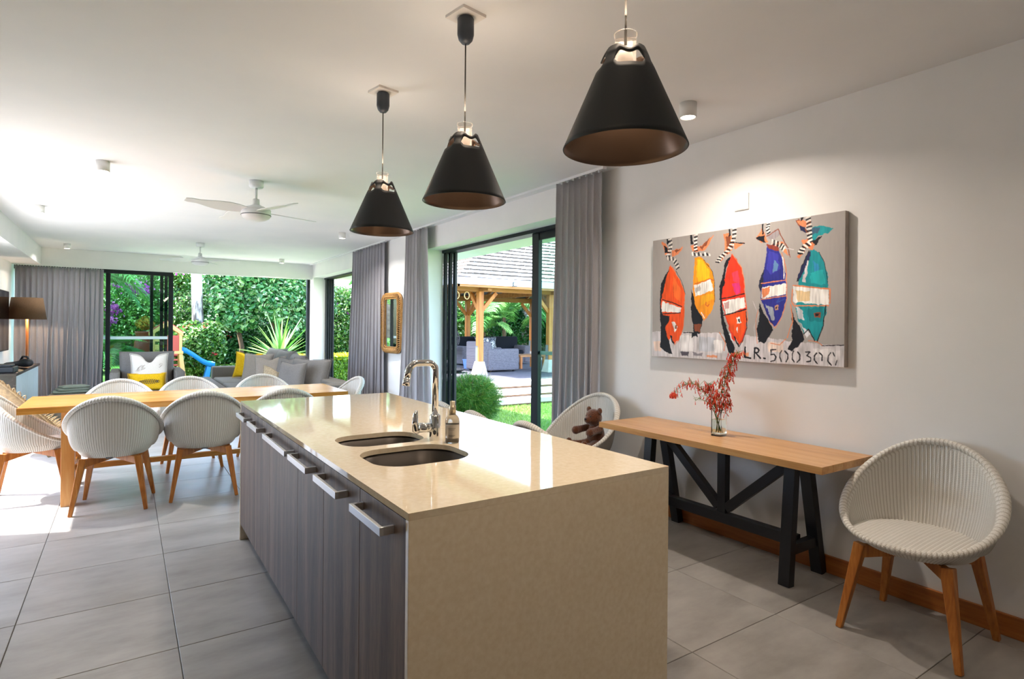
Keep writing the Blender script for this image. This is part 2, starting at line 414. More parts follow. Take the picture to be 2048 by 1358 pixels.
curtain('curtain', 'grey curtain bunched left of the rattan mirror', (3.33, 10.10), (3.33, 8.62), .02, ZC - .03, 11, .024, (-1, 0), 5, bot=((3.32, 10.35), (3.33, 8.62)))
curtain('curtain', 'pale sunlit grey curtain bunched right of the rattan mirror', (3.28, 7.64), (3.28, 6.98), .02, ZC - .03, 7, .035, (-1, 0), 9, bot=((3.30, 7.95), (3.36, 6.98)), mat=m_curt_lit)
curtain('curtain', 'grey curtain hanging at the near jamb beside the console table', (3.28, 4.20), (3.28, 3.62), .02, ZC - .03, 7, .035, (-1, 0), 12, bot=((3.28, 4.25), (3.28, 3.64)), mat=m_curt_lit)
# ------------------------------------------------------------------ island
m_stone = noise_mat('cream_engineered_stone', 'd9c8ab', 'e2d4bb', 60, rough=0.05, detail=6, spec=0.5)
m_cab = wood_mat('smoked_oak_veneer', ['3c2c25', '5c483d', '786354'], 'Z', 1.6, 0.5, fine=2.2)
m_steel = base_mat('brushed_steel', 'c6c6c9', 0.38, 0.8)[0]
m_chrome = base_mat('chrome', 'd9dadc', 0.06, 1.0)[0]
m_dark = base_mat('plain_black', '17161a', 0.6)[0]  # near-black base colour shared by carcasses, feet, cases and fittings
IX0, IX1, IY0, IY1, IH = .629, 1.642, 1.4335, 4.1565, .9074
TH = .02
def rrect(x0, x1, y0, y1, r, n=8):
    pts = []
    for cx, cy, a in ((x1 - r, y1 - r, 0), (x0 + r, y1 - r, 90), (x0 + r, y0 + r, 180), (x1 - r, y0 + r, 270)):
        for k in range(n + 1):
            t = R(a + 90 * k / n); pts.append((cx + r * math.cos(t), cy + r * math.sin(t)))
    return pts
island = thing('kitchen_island', 'long kitchen island with cream stone waterfall top and smoked wood doors', 'kitchen island', ((IX0 + IX1) / 2, (IY0 + IY1) / 2, 0))
ox, oy = island.location.x, island.location.y
SINKS = [rrect(.755, 1.125, 2.325, 2.60, .105), rrect(.745, 1.135, 1.925, 2.255, .115)]
cu = bpy.data.curves.new('outline', 'CURVE'); cu.dimensions = '2D'; cu.fill_mode = 'BOTH'; cu.extrude = TH / 2
for ring in [[(IX0, IY0), (IX1, IY0), (IX1, IY1), (IX0, IY1)]] + SINKS:
    sp = cu.splines.new('POLY'); sp.points.add(len(ring) - 1); sp.use_cyclic_u = True
    for p, q in zip(sp.points, ring): p.co = (q[0] - ox, q[1] - oy, 0, 1)
tmp = bpy.data.objects.new('outline', cu); me = bpy.data.meshes.new_from_object(tmp); bpy.data.objects.remove(tmp)
ct = link_mesh('countertop', me, m_stone, island); ct.location = (0, 0, IH - TH / 2)
bv = ct.modifiers.new('b', 'BEVEL'); bv.width = .002; bv.segments = 2; bv.limit_method = 'ANGLE'
MB().box(IX0 - ox, IX1 - ox, IY0 - oy, IY0 + TH - oy, 0, IH - TH).build('waterfall_panel', m_stone, island, bevel=.0015)
MB().box(IX0 - ox, IX1 - ox, IY1 - TH - oy, IY1 - oy, 0, IH - TH).build('waterfall_panel', m_stone, island, bevel=.0015)
MB().box(.66 - ox, 1.60 - ox, IY0 + TH - oy, IY1 - TH - oy, .1, .70).box(.73 - ox, 1.56 - ox, IY0 + TH - oy, IY1 - TH - oy, 0, .1).build('carcass', m_dark, island)
MB().box(.728 - ox, .73 - ox, IY0 + TH - oy, IY1 - TH - oy, 0, .014).build('aluminium_plinth_edge', m_steel, island)
MB().box(1.6 - ox, 1.62 - ox, IY0 + TH - oy, IY1 - TH - oy, .0, .885).build('side_panel', m_cab, island)
gaps = [IY1 - TH - .002, 3.641, 3.228, 2.632, 2.233, 1.824, IY0 + TH + .002]
hand = [(4.05, 3.77), (3.66, 3.37), (3.20, 2.70), (2.64, 2.34), (2.225, 1.945), (1.80, 1.535)]
for k in range(6):
    y1, y0 = gaps[k] - .0015, gaps[k + 1] + .0015
    mb = MB()
    dz0, dz1 = .105, .883
    mb.box(-.009, .009, (y0 - y1) / 2, (y1 - y0) / 2, dz0 - .5, dz1 - .5)
    d = mb.build('door', m_cab, island, bevel=.001); d.location = (.640 - ox, (y0 + y1) / 2 - oy, .5)
    ha, hb_ = hand[k]; cy = (y0 + y1) / 2; h = MB(); z = .835 - .5
    h.box(-.053, -.041, hb_ - cy, ha - cy, z - .012, z + .012).box(-.041, -.009, hb_ - cy, hb_ - cy + .012, z - .012, z + .012).box(-.041, -.009, ha - cy - .012, ha - cy, z - .012, z + .012)
    h.build('handle', m_steel, d, bevel=.001)
# sinks: one thing each, hung under the stone
m_sink = base_mat('satin_sink_steel', '423d39', 0.4, 0.8)[0]
for ring, lab in ((SINKS[0], 'far smaller undermount steel sink bowl below the tap'), (SINKS[1], 'near larger undermount steel sink bowl beside the soap bottle')):
    cx = sum(p[0] for p in ring) / len(ring); cy = sum(p[1] for p in ring) / len(ring)
    root = thing('sink_bowl', lab, 'sink', (cx, cy, IH - .20)); n = len(ring); vs = []; fs = []
    levels = [(1.03, .178), (1.03, .172), (.995, .17), (.98, .05), (.93, .015), (.80, .004), (.16, .0)]
    for s, z in levels: vs += [((p[0] - cx) * s, (p[1] - cy) * s, z) for p in ring]
    for l in range(len(levels) - 1):
        for i in range(n): fs.append((l * n + i, l * n + (i + 1) % n, (l + 1) * n + (i + 1) % n, (l + 1) * n + i))
    fs.append(tuple((len(levels) - 1) * n + i for i in range(n)))
    bo = MB().add(vs, fs).build('bowl', m_sink, root, True); so = bo.modifiers.new('s', 'SOLIDIFY'); so.thickness = .0012; so.offset = -1
    MB().lathe([(0.0, .006), (.03, .006), (.038, .003), (.04, .0015)], 20).build('drain', m_steel, root, True)

# tap
tp = thing('kitchen_tap', 'tall chrome mixer tap with squared swan neck beside the two sinks', 'tap', (1.137, 2.315, IH))
MB().lathe([(0, 0), (.0245, 0), (.0245, .105), (.020, .112), (0, .112)], 28).build('base', m_chrome, tp, True, .001)
path = [(0, 0, .10), (0, 0, .305)]
for k in range(1, 9): a = R(90 * k / 8); path.append((-.035 + .035 * math.cos(a), 0, .305 + .035 * math.sin(a)))
path += [(-.06, 0, .3405), (-.085, 0, .3405)]
for k in range(1, 9): a = R(78 * k / 8); path.append((-.085 - .045 * math.sin(a), 0, .2955 + .045 * math.cos(a)))
path += [(-.1345, 0, .2745)]
MB().tube(path, .0145, 18).build('spout', m_chrome, tp, True)
MB().tube([(-.1340, 0, .2775), (-.1402, 0, .244)], .0165, 18).build('aerator', m_chrome, tp, True)
MB().tube([(-.015, 0, .055), (-.075, 0, .06)], .021, 20).build('valve_body', m_chrome, tp, True)
mb = MB(); mb.tube([(-.078, 0, .04), (-.092, 0, .05), (-.095, 0, .085), (-.093, 0, .12), (-.088, 0, .135)], [.012, .015, .014, .011, .006], 14, ell=.7)
mb.build('lever', m_chrome, tp, True)

# soap bottle
m_sg = base_mat('smoked_glass', 'b9b3aa', 0.05, 0.0)[0]
bs = m_sg.node_tree.nodes['Principled BSDF']; bs.inputs['Transmission Weight'].default_value = .85; bs.inputs['IOR'].default_value = 1.3
m_soap = base_mat('grey_liquid', '8f8982', 0.1)[0]
m_label = base_mat('silver_label', 'c9c2b8', 0.25, 0.6)[0]; m_cap = base_mat('pale_gold_cap', 'c8baa0', 0.25, 0.7)[0]
bt = thing('soap_bottle', 'small smoky glass soap bottle with pale cap behind near sink', 'bottle', (1.174, 2.222, IH))
MB().lathe([(0, 0), (.028, 0), (.030, .006), (.0305, .092), (.029, .104), (.022, .115), (.0135, .121), (.0125, .130), (0, .130)], 28).build('bottle', m_sg, bt, True)
MB().lathe([(0, .004), (.027, .004), (.027, .078), (0, .078)], 24).build('liquid', m_soap, bt, True)
MB().lathe([(.0304, .022), (.0306, .024), (.0306, .078), (.0304, .08)], 28).build('paper_label', m_label, bt, True)
MB().lathe([(0, .122), (.0145, .122), (.0145, .158), (.0115, .160), (.0115, .178), (0, .18)], 20).build('cap', m_cap, bt, True)
m_ink = base_mat('dark_print', '4a4642', 0.5)[0]
mb = MB()
for z, s in ((.064, .9), (.058, .7), (.034, .8), (.030, .6)):
    for k in range(-5, 6):
        a = R(-125) + R(k * 6.2 * s); a2 = a + R(4.5 * s); r = .0309
        mb.add([(r * math.cos(a), r * math.sin(a), z), (r * math.cos(a2), r * math.sin(a2), z), (r * math.cos(a2), r * math.sin(a2), z + .003), (r * math.cos(a), r * math.sin(a), z + .003)], [(0, 1, 2, 3)])
tag(mb.build('print', m_ink, bt), kind='stuff')

# kitchen cabinets on the left, only their dark foot mirrored in the floor
kc = thing('base_cabinet', 'run of dark base cabinets left of the island aisle', 'cabinet', (-1.19, 1.1, 0))
MB().box(-.44, .46, -2.5, 3.0, .1, .88).box(-.44, .42, -2.5, 3.0, 0, .1).build('body', m_dark, kc)
MB().box(-.44, .49, -2.5, 3.02, .88, .91).build('worktop', m_stone, kc, bevel=.002)
for k in range(9):
    d = MB().box(.46, .478, -2.5 + k * .61 + .002, -2.5 + (k + 1) * .61 - .002, .11, .87).build('door', m_cab, kc, bevel=.001)

# ------------------------------------------------------------------ pendants
m_shade = base_mat('matt_black_metal', '191e22', 0.55, 0.0, 0.4)[0]
m_shin = base_mat('bronze_lining', '5c4a3e', 0.33, 0.6)[0]
m_rose = base_mat('dark_grey_plastic', '363d47', 0.5)[0]; m_plate = base_mat('white_plate', 'e2dcd6', 0.5)[0]; m_cord = base_mat('grey_cord', '4a4641', 0.7)[0]
m_ribgl = base_mat('ribbed_clear_glass', 'f6f0ea', 0.12)[0]
bs = m_ribgl.node_tree.nodes['Principled BSDF']; bs.inputs['Transmission Weight'].default_value = .8; bs.inputs['IOR'].default_value = 1.25
bs.inputs['Emission Color'].default_value = srgb('ffe3c4'); bs.inputs['Emission Strength'].default_value = .02
m_bulb = emit_mat('lamp_bulb', 'ffd7a8', 6)
def pendant(x, y, label, rot, zb=1.945):
    """shade: cone 0.40 wide at 1.925, 0.13 at the collar; four openings under the collar"""
    p = thing('pendant_lamp', label, 'pendant lamp', (x, y, zb), rot, 'black cone pendants over the island')
    R0, R1, H = .179, .058, .283; nphi = 96; nz = 14; 
    def rad(z): return R0 + (R1 - R0) * z / H
    def opening(phi):      # depth of opening 0..1 across each of four
        a = (phi % (PI / 2)) - PI / 4; w = R(31)
        if abs(a) >= w: return 0
        return (1 - (abs(a) / w) ** 5) ** .5
    vs = []; fs = []; mi = []
    cols = []
    for i in range(nphi):
        phi = 2 * PI * i / nphi; o = opening(phi); a = (phi % (PI / 2)) - PI / 4
        zt = H - .020 * math.cos(a * 2 * PI / R(124)) * (1 if abs(a) < R(31) else 1) * (0.5 + .5 * math.cos(a * PI / R(45)))
        zmid = .236; lo = zmid - .020 * o; hi = zmid + (.030 - .016 * (0.5 + .5 * math.cos(a * PI / R(31)))) * o if o > 0 else zmid
        hi = min(hi, zt - .006)
        row = []
        for k in range(nz + 1): z = lo * k / nz; row.append((rad(z) * math.cos(phi), rad(z) * math.sin(phi), z))
        row.append((rad(hi) * math.cos(phi), rad(hi) * math.sin(phi), hi)); row.append((rad((hi + zt) / 2) * math.cos(phi), rad((hi + zt) / 2) * math.sin(phi), (hi + zt) / 2)); row.append((rad(zt) * math.cos(phi), rad(zt) * math.sin(phi), zt))
        cols.append((row, o)); vs += row
    K = nz + 4
    for i in range(nphi):
        j = (i + 1) % nphi
        for k in range(K - 1):
            if k == nz and (cols[i][1] > 0 or cols[j][1] > 0): continue
            fs.append((i * K + k, j * K + k, j * K + k + 1, i * K + k + 1))
    sh = MB().add(vs, fs).build('shade', [m_shade, m_shin], p, True)
    so = sh.modifiers.new('s', 'SOLIDIFY'); so.thickness = .0035; so.offset = -1; so.material_offset = 1; so.use_rim = True; so.material_offset_rim = 0
    zf = zb
    g = MB(); n = 72; vs = []; fs = []
    prof = [(.025, .20), (.029, .205), (.029, .322), (.032, .327), (.032, .333), (.025, .333)]
    for i in range(n):
        a = 2 * PI * i / n; f = 1 + (.05 if i % 2 else 0)
        for r, z in prof: vs.append((r * f * math.cos(a), r * f * math.sin(a), z))
    for i in range(n):
        for k in range(len(prof) - 1): fs.append((i * 6 + k, ((i + 1) % n) * 6 + k, ((i + 1) % n) * 6 + k + 1, i * 6 + k + 1))
    g.add(vs, fs).build('glass_collar', m_ribgl, p, True)
    MB().lathe([(.0, .29), (.012, .29), (.018, .27), (.018, .21), (.0, .21)], 16).build('lamp_holder', m_plate, p, True)
    MB().sphere((0, 0, .175), .028, 16, 10).build('bulb', m_bulb, p, True)
    MB().tube([(0, 0, .30), (0, 0, ZC - zf - .09)], .0032, 8).build('cord', m_cord, p, True)
    MB().lathe([(0, ZC - zf - .125), (.018, ZC - zf - .122), (.030, ZC - zf - .108), (.036, ZC - zf - .085), (.036, ZC - zf - .02), (.030, ZC - zf - .012), (0, ZC - zf - .012)], 24).build('ceiling_cup', m_rose, p, True)
    c, s = math.cos(R(10) - rot), math.sin(R(10) - rot); a = .062
    MB().prism([(c * x_ - s * y_, s * x_ + c * y_) for x_, y_ in ((-a, -a), (a, -a), (a, a), (-a, a))], ZC - zf - .012, ZC - zf).build('ceiling_plate', m_plate, p)
    light('pendant_light', 'POINT', (0, 0, .125), P_PEND * .7, (1, .78, .55), .03, p)
    light('pendant_beam', 'SPOT', (0, 0, .06), P_PEND * 16, (1, .84, .68), .05, p, spot=R(118), blend=.8)
    light('collar_light', 'POINT', (0, 0, .385), P_PEND * 1.8, (1, .80, .62), .04, p)
    return p
pendant(1.21, 3.165, 'farthest and smallest-looking black cone pendant over the island', R(52))
pendant(1.207, 2.194, 'middle black cone pendant over the island sinks', R(38))
pendant(1.20, 1.222, 'nearest and largest-looking black cone pendant at the top of the frame', R(10), 1.925)

# ------------------------------------------------------------------ downlights
m_dl = base_mat('white_metal', 'e6e5e4', 0.45)[0]; m_dle = emit_mat('downlight_lens', 'fff1dc', 9)
def downlight(x, y, label, k=1.0, col=(1, .95, .89)):
    p = thing('ceiling_downlight', label, 'downlight', (x, y, ZC - .085), 0, 'white surface downlights')
    MB().lathe([(.040, .006), (.044, 0), (.050, 0), (.050, .085), (0, .085)], 28).build('housing', m_dl, p, True)
    MB().lathe([(0, .004), (.042, .004), (.042, .007), (0, .007)], 24).build('lens', m_dle, p)
    light('downlight_lamp', 'AREA', (0, 0, -.004), P_DOWN * k, col, .07, p, spread=R(150))
downlight(2.775, 2.30, 'white cylinder downlight right of the nearest pendant, over the console', .6, (1, .87, .74))
downlight(-.17, 5.85, 'large-looking white cylinder downlight over the left of the dining table')
downlight(-.83, 8.45, 'white cylinder downlight beside the near part of the left bulkhead', .3)
downlight(-.83, 12.2, 'white cylinder downlight in front of the far curtained wall', .4)
downlight(2.57, 8.28, 'white cylinder downlight before the curtain left of the mirror')
downlight(2.6, 12.3, 'small-looking white cylinder downlight at the far right header')
for x, y, w_ in ((2.6, -.4, 'above the chair'), (.1, .6, 'over the kitchen aisle')):  # unseen lamps added behind the camera for extra room light
    p = thing('ceiling_downlight', 'white cylinder downlight ' + w_ + ' behind the camera, unseen, added for fill light', 'downlight', (x, y, ZC - .085))
    MB().lathe([(.040, .006), (.044, 0), (.050, 0), (.050, .085), (0, .085)], 20).build('housing', m_dl, p, True)
    light('downlight_lamp', 'AREA', (0, 0, -.004), P_DOWN * .18, (1, .78, .55), .07, p, spread=R(150))

# ------------------------------------------------------------------ ceiling fans
m_fan = base_mat('white_fan', 'dfe2e4', 0.35)[0]; m_line = base_mat('grey_seam', '6d7278', 0.5)[0]
def fan(x, y, rot, label):
    p = thing('ceiling_fan', label, 'ceiling fan', (x, y, ZC - .40), rot, 'white ceiling fans')
    MB().lathe([(0, .40), (.062, .40), (.064, .35), (.055, .335), (0, .335)], 28).build('canopy', m_fan, p, True)
    MB().tube([(0, 0, .34), (0, 0, .17)], .011, 10).build('rod', m_fan, p, True)
    MB().lathe([(.012, .235), (.028, .23), (.032, .18), (.030, .175), (0, .175)], 16).build('coupling', m_fan, p, True)
    MB().lathe([(.030, .178), (.06, .165), (.115, .145), (.130, .13), (.130, .085), (.128, .083)], 40).build('motor_housing', m_fan, p, True)
    MB().lathe([(.1295, .084), (.131, .082), (.131, .078), (.1285, .076)], 40).build('seam', m_line, p, True)
    MB().lathe([(.127, .078), (.115, .055), (.08, .036), (.04, .028), (0, .026)], 40).build('bottom_cover', m_fan, p, True)
    for k in range(4):
        a = R(90 * k); mb = MB(); vs = []; fs = []; n = 14
        for i in range(n + 1):
            t = i / n; r = .11 + .52 * t; wd = (.04 + .055 * math.sin(PI * min(1, t * 1.15 + .12))) ; 
            if t > .93: wd *= .6
            tw = R(12)
            for s_, zz in ((-1, 0), (1, 0), (1, .006), (-1, .006)):
                vs.append((r, s_ * wd, .115 + zz + s_ * wd * math.tan(tw)))
        for i in range(n):
            for q in range(4): fs.append((i * 4 + q, i * 4 + (q + 1) % 4, (i + 1) * 4 + (q + 1) % 4, (i + 1) * 4 + q))
        fs += [(0, 1, 2, 3), tuple(n * 4 + q for q in (3, 2, 1, 0))]
        mb.add(vs, fs); bl = mb.build('blade', m_fan, p, False); bl.rotation_euler = (0, 0, a)
fan(.998, 5.81, R(20), 'nearer white ceiling fan over the dining table')
fan(1.0, 10.73, R(62), 'farther white ceiling fan over the grey sofa')
PAINT=[('d3ced2',0,'-14,789 140,785 283,792 423,792 584,807 757,837 901,855 1008,858 1008,1022 -13,1024'),
('e9e6e8',0,'189,812 274,819 267,945 196,943'),
('c3c6cf',0,'301,823 398,828 392,939 307,938'),
('f0edee',0,'390,845 440,851 434,948 395,945'),
('ecd9cf',0,'673,849 750,853 745,921 677,920'),
('e6e2e4',0,'876,884 949,887 945,940 879,940'),
('e8cfc2',0,'8,867 70,873 63,955 15,952'),
('e6a27c',0,'490,934 584,935 578,962 495,963'),
('5a5560',0,'190,949 247,953 240,983 196,981'),
('8d8790',0,'265,951 329,955 322,978 271,976'),
('ddd8da',0,'943,891 991,895 986,957 947,956'),
('e39a74',0,'347,965 416,968 409,984 352,983'),
('14151f',5,'208,794 301,793'),
('33303a',5,'913,865 999,858'),
('e2885c',5,'423,786 457,866 449,924'),
('e2885c',4,'757,826 730,869 687,860'),
('14151f',0,'55,382 119,237 93,354 73,455 79,558 67,634 90,724 106,814 137,977 101,963 55,917 62,788 53,634'),
('f2571a',0,'119,224 149,272 187,365 214,467 213,640 206,763 180,850 153,888 131,838 116,864 95,788 77,673 60,557 66,480 88,354'),
('f7702a',0,'138,309 187,440 188,539 144,486'),
('f2efec',0,'68,532 196,589 188,629 64,619'),
('14151f',6,'68,516 134,542 198,579'),
('14151f',6,'57,637 188,631'),
('14151f',0,'59,642 118,656 108,718 80,763'),
('f2efec',0,'133,712 152,703 170,744 152,794'),
('8a4a30',0,'152,728 166,728 164,760 152,760'),
('14151f',0,'123,820 135,826 141,857 153,878 153,896 135,871'),
('e2885c',4,'119,224 187,365 215,467 214,640 206,763 180,856 153,896'),
('14151f',3,'157,280 197,378 218,479'),
('e2885c',0,'60,21 86,43 115,121 125,142 86,136 71,81'),
('14151f',0,'74,54 98,80 109,127 81,119'),
('e2885c',0,'127,104 203,91 171,148 132,162'),
('8a4a30',0,'149,108 182,102 161,136'),
('14151f',0,'92,1 112,2 112,51 94,47'),
('14151f',0,'256,446 280,521 300,619 329,691 310,793 279,823 269,763 256,629'),
('8a4a30',0,'269,727 319,721 310,787 278,781'),
('14151f',0,'260,799 297,793 297,829 279,817 263,833'),
('f49a1c',0,'276,186 317,193 352,240 383,328 392,411 395,529 384,610 354,668 332,691 310,643 282,569 268,496 265,373 271,277'),
('f9c21c',0,'289,207 321,212 361,307 370,362 299,389 285,327'),
('f2efec',0,'272,411 370,376 388,458 282,503'),
('b8b4b4',0,'280,430 309,412 314,451 283,473'),
('f7b01c',0,'318,499 388,484 388,528 318,571'),
('c8502a',5,'345,549 343,573 354,583 362,568'),
('c8502a',4,'277,399 370,371 389,387'),
('14151f',3,'330,213 381,316 393,399 394,552'),
('e2885c',4,'332,697 354,668 318,631'),
('f2efec',6,'318,631 336,674'),
('e2885c',0,'247,89 280,83 307,107 386,27 361,99 334,142 262,141'),
('8a4a30',0,'307,113 365,46 343,107 316,129'),
('14151f',0,'246,0 257,0 265,80 250,75'),
('f2efec',9,'260,147 264,168'),
('14151f',9,'273,154 276,170'),
('f2efec',9,'286,161 289,173'),
('14151f',9,'298,153 302,175'),
('f2efec',9,'311,161 315,177'),
('14151f',9,'324,168 327,179'),
('f2efec',9,'336,160 340,181'),
('14151f',9,'348,167 352,183'),
('f2efec',9,'361,174 364,185'),
('14151f',0,'422,438 455,233 487,204 455,302 447,463 435,532 448,694 473,786 506,899 502,961 470,935 448,809 431,694'),
('e63a1c',0,'489,193 512,231 536,302 553,406 558,518 569,630 567,763 547,853 530,881 515,831 502,854 483,786 456,671 435,555 435,508 455,348 471,247'),
('e0405a',0,'488,341 520,323 532,426 496,399'),
('d8347a',0,'488,421 528,414 536,488 509,503'),
('f2571a',0,'456,648 564,619 564,752 530,864 489,775'),
('f2efec',0,'439,549 554,523 562,602 456,648'),
('c9a0a0',0,'448,561 476,552 474,603 454,614'),
('14151f',6,'422,531 488,518 555,497'),
('14151f',7,'444,657 568,614'),
('f2efec',0,'515,673 533,664 542,713 521,729'),
('14151f',0,'524,684 535,682 537,709 528,713'),
('f2efec',0,'515,752 524,750 523,788'),
('14151f',0,'502,814 512,820 518,853 530,878 533,896 512,865'),
('e2885c',4,'489,193 539,303 555,406 561,540 573,652 568,763 547,858'),
('14151f',5,'565,630 570,752 550,841 530,893'),
('e2885c',0,'437,32 471,28 495,91 487,169 446,162 450,93'),
('8a4a30',0,'454,53 475,52 487,124 459,141'),
('e2885c',0,'495,108 555,123 503,161'),
('14151f',6,'507,110 553,127'),
('14151f',0,'469,-1 480,-1 479,59 469,60'),
('e2885c',0,'409,226 455,175 487,181 446,208 421,251'),
('14151f',0,'632,567 651,644 680,699 696,763 680,817 658,860 629,856 620,763 629,676'),
('222640',0,'627,414 657,309 650,416 639,481 632,502'),
('2b2f8f',0,'666,153 704,176 736,246 751,343 755,449 757,554 743,648 722,721 705,742 683,699 658,623 639,546 639,481 650,373 659,244'),
('3d3dae',0,'672,203 715,221 729,340 686,377 665,331'),
('5f86b5',0,'697,272 715,296 718,349 697,357'),
('8f3d30',0,'661,152 714,168 722,212 672,181'),
('f2efec',0,'643,459 755,441 755,512 643,541'),
('e2885c',0,'643,470 683,458 676,511 647,536'),
('9fa6b5',0,'662,580 698,614 705,700 687,688'),
('b98a70',0,'705,593 722,589 724,626 708,627'),
('14151f',0,'710,600 718,598 718,617 711,619'),
('e2885c',5,'639,431 757,418'),
('e2885c',5,'642,546 755,528'),
('e2885c',4,'736,225 756,344 760,554 740,669 708,751 680,704'),
('14151f',3,'651,590 698,726'),
('2b2f8f',0,'705,668 715,666 710,705 701,699'),
('c9c4c8',3,'598,554 625,654 606,741 614,851'),
('e2885c',3,'625,621 614,698 622,862'),
('2f4aa0',6,'729,536 715,572 746,553'),
('f2efec',5,'739,257 746,343 746,406'),
('e2885c',0,'612,98 642,33 657,80 671,138 635,141'),
('14151f',0,'612,93 657,91 650,128 627,127'),
('9a9296',0,'664,93 714,50 728,96 686,141'),
('e2885c',0,'700,149 742,147 770,252 749,227 729,192'),
('8a4a30',5,'664,98 718,56 730,102 763,198 773,263'),
('14151f',0,'639,2 649,2 649,79 641,79'),
('14151f',0,'621,119 649,101 660,146'),
('c9c4c8',3,'749,196 790,214'),
('14151f',0,'777,587 796,681 827,764 840,825 814,876 784,914 764,894 784,836 788,732'),
('14151f',0,'801,433 830,303 856,226 862,278 837,355 817,435'),
('14939c',0,'862,217 897,248 916,306 930,388 938,488 930,606 919,724 894,833 882,834 856,764 837,789 814,702 801,619 807,496 814,435 843,315'),
('1c2450',0,'814,435 807,392 843,274 862,227 861,288 830,375'),
('cfcad0',0,'824,436 849,296 856,297 840,448'),
('2d8fc0',0,'875,300 897,324 897,374 878,376'),
('1fb0b4',0,'862,379 913,366 925,467 862,450'),
('f2efec',0,'787,463 940,498 937,601 791,572'),
('e3c79a',0,'797,495 863,506 856,566 811,573'),
('cfd4dc',0,'801,598 830,631 837,702 814,681'),
('dfe2e8',0,'814,702 831,743 866,789 850,814'),
('0d7f88',0,'850,622 919,605 910,704 856,703'),
('8a4a30',0,'880,643 904,646 902,684 882,679'),
('14151f',0,'885,651 898,654 895,676 887,671'),
('e2885c',7,'787,458 943,496 943,587'),
('e2885c',6,'784,483 781,566 791,598 937,604'),
('e2885c',5,'777,587 788,701 764,816'),
('14151f',5,'926,605 916,734 893,838'),
('e2885c',4,'856,834 894,843 913,863'),
('14151f',6,'837,789 856,758 882,834'),
('14151f',3,'897,248 919,317 934,458'),
('8a4a30',0,'793,16 810,8 849,92 869,137 830,98'),
('1c2450',0,'813,44 836,56 843,111 820,85'),
('14939c',0,'865,80 906,75 954,106 931,130 894,137 872,173'),
('3a5f78',0,'865,85 903,84 888,121 869,127'),
('14151f',0,'869,167 909,140 888,196 875,199'),
('e2885c',0,'823,158 849,148 881,190 869,228 836,202'),
('e2885c',0,'804,258 830,200 856,195 830,247 814,275'),
('e2885c',0,'797,17 817,17 862,34 862,74 817,53'),
('14151f',0,'817,-4 830,-2 826,25 818,23'),
('efe9e2',8,'126,4 107,11'),
('14151f',8,'127,21 108,29'),
('efe9e2',8,'129,39 110,47'),
('14151f',8,'131,56 111,64'),
('efe9e2',8,'130,76 109,75'),
('14151f',8,'127,91 106,90'),
('efe9e2',8,'124,106 103,104'),
('14151f',8,'121,121 100,119'),
('efe9e2',8,'118,135 97,134'),
('14151f',8,'115,150 94,149'),
('efe9e2',8,'101,150 103,178'),
('14151f',8,'113,156 116,183'),
('efe9e2',8,'126,162 128,189'),
('14151f',8,'138,168 140,195'),
('efe9e2',8,'153,182 140,201'),
('14151f',8,'159,194 146,214'),
('efe9e2',8,'164,207 152,226'),
('14151f',8,'172,224 154,236'),
('efe9e2',8,'175,239 157,251'),
('14151f',8,'178,255 160,267'),
('efe9e2',8,'290,4 273,8'),
('14151f',8,'289,20 273,24'),
('efe9e2',8,'289,35 272,39'),
('14151f',8,'289,51 272,55'),
('efe9e2',8,'288,66 272,71'),
('14151f',8,'288,81 272,87'),
('efe9e2',8,'288,93 272,99'),
('14151f',8,'289,105 272,112'),
('efe9e2',8,'289,117 273,124'),
('14151f',8,'290,130 273,136'),
('efe9e2',8,'510,0 493,3'),
('14151f',8,'509,15 493,18'),
('efe9e2',8,'509,31 492,34'),
('14151f',8,'508,46 492,49'),
('efe9e2',8,'508,61 491,65'),
('14151f',8,'505,80 488,77'),
('efe9e2',8,'502,95 485,91'),
('14151f',8,'498,109 481,106'),
('efe9e2',8,'495,124 477,121'),
('14151f',8,'490,142 473,131'),
('efe9e2',8,'483,153 467,142'),
('14151f',8,'477,163 460,152'),
('efe9e2',8,'470,174 454,163'),
('14151f',8,'464,184 447,174'),
('efe9e2',8,'456,195 441,180'),
('14151f',8,'448,203 433,188'),
('efe9e2',8,'441,211 425,196'),
('14151f',8,'433,219 418,204'),
('efe9e2',8,'428,223 411,216'),
('14151f',8,'424,232 407,225'),
('efe9e2',8,'421,241 403,234'),
('14151f',8,'417,250 399,242'),
('efe9e2',8,'677,1 666,4'),
('14151f',8,'676,11 665,13'),
('efe9e2',8,'675,20 664,23'),
('14151f',8,'674,29 663,32'),
('efe9e2',8,'672,35 663,44'),
('14151f',8,'674,47 665,56'),
('efe9e2',8,'676,58 667,67'),
('14151f',8,'678,69 669,78'),
('efe9e2',8,'691,126 689,157'),
('14151f',8,'700,133 698,163'),
('efe9e2',8,'708,139 706,170'),
('14151f',8,'717,146 715,176'),
('efe9e2',8,'726,152 724,183'),
('14151f',8,'736,163 726,187'),
('efe9e2',8,'741,171 731,195'),
('14151f',8,'745,179 735,203'),
('efe9e2',8,'750,187 740,211'),
('efe9e2',8,'857,1 841,9'),
('14151f',8,'859,15 843,22'),
('efe9e2',8,'860,28 844,36'),
('14151f',8,'862,41 846,49'),
('efe9e2',8,'863,54 847,62'),
('14151f',8,'864,70 847,73'),
('efe9e2',8,'864,84 847,87'),
('14151f',8,'864,98 847,101'),
('efe9e2',8,'864,111 847,115'),
('14151f',8,'864,122 848,131'),
('efe9e2',8,'865,134 850,143'),
('14151f',8,'867,146 851,155'),
('efe9e2',8,'868,158 853,167'),
('14151f',8,'870,170 854,179'),
('efe9e2',8,'863,192 849,173'),
('14151f',8,'856,200 842,181'),
('efe9e2',8,'849,208 834,189'),
('14151f',8,'841,216 827,197'),
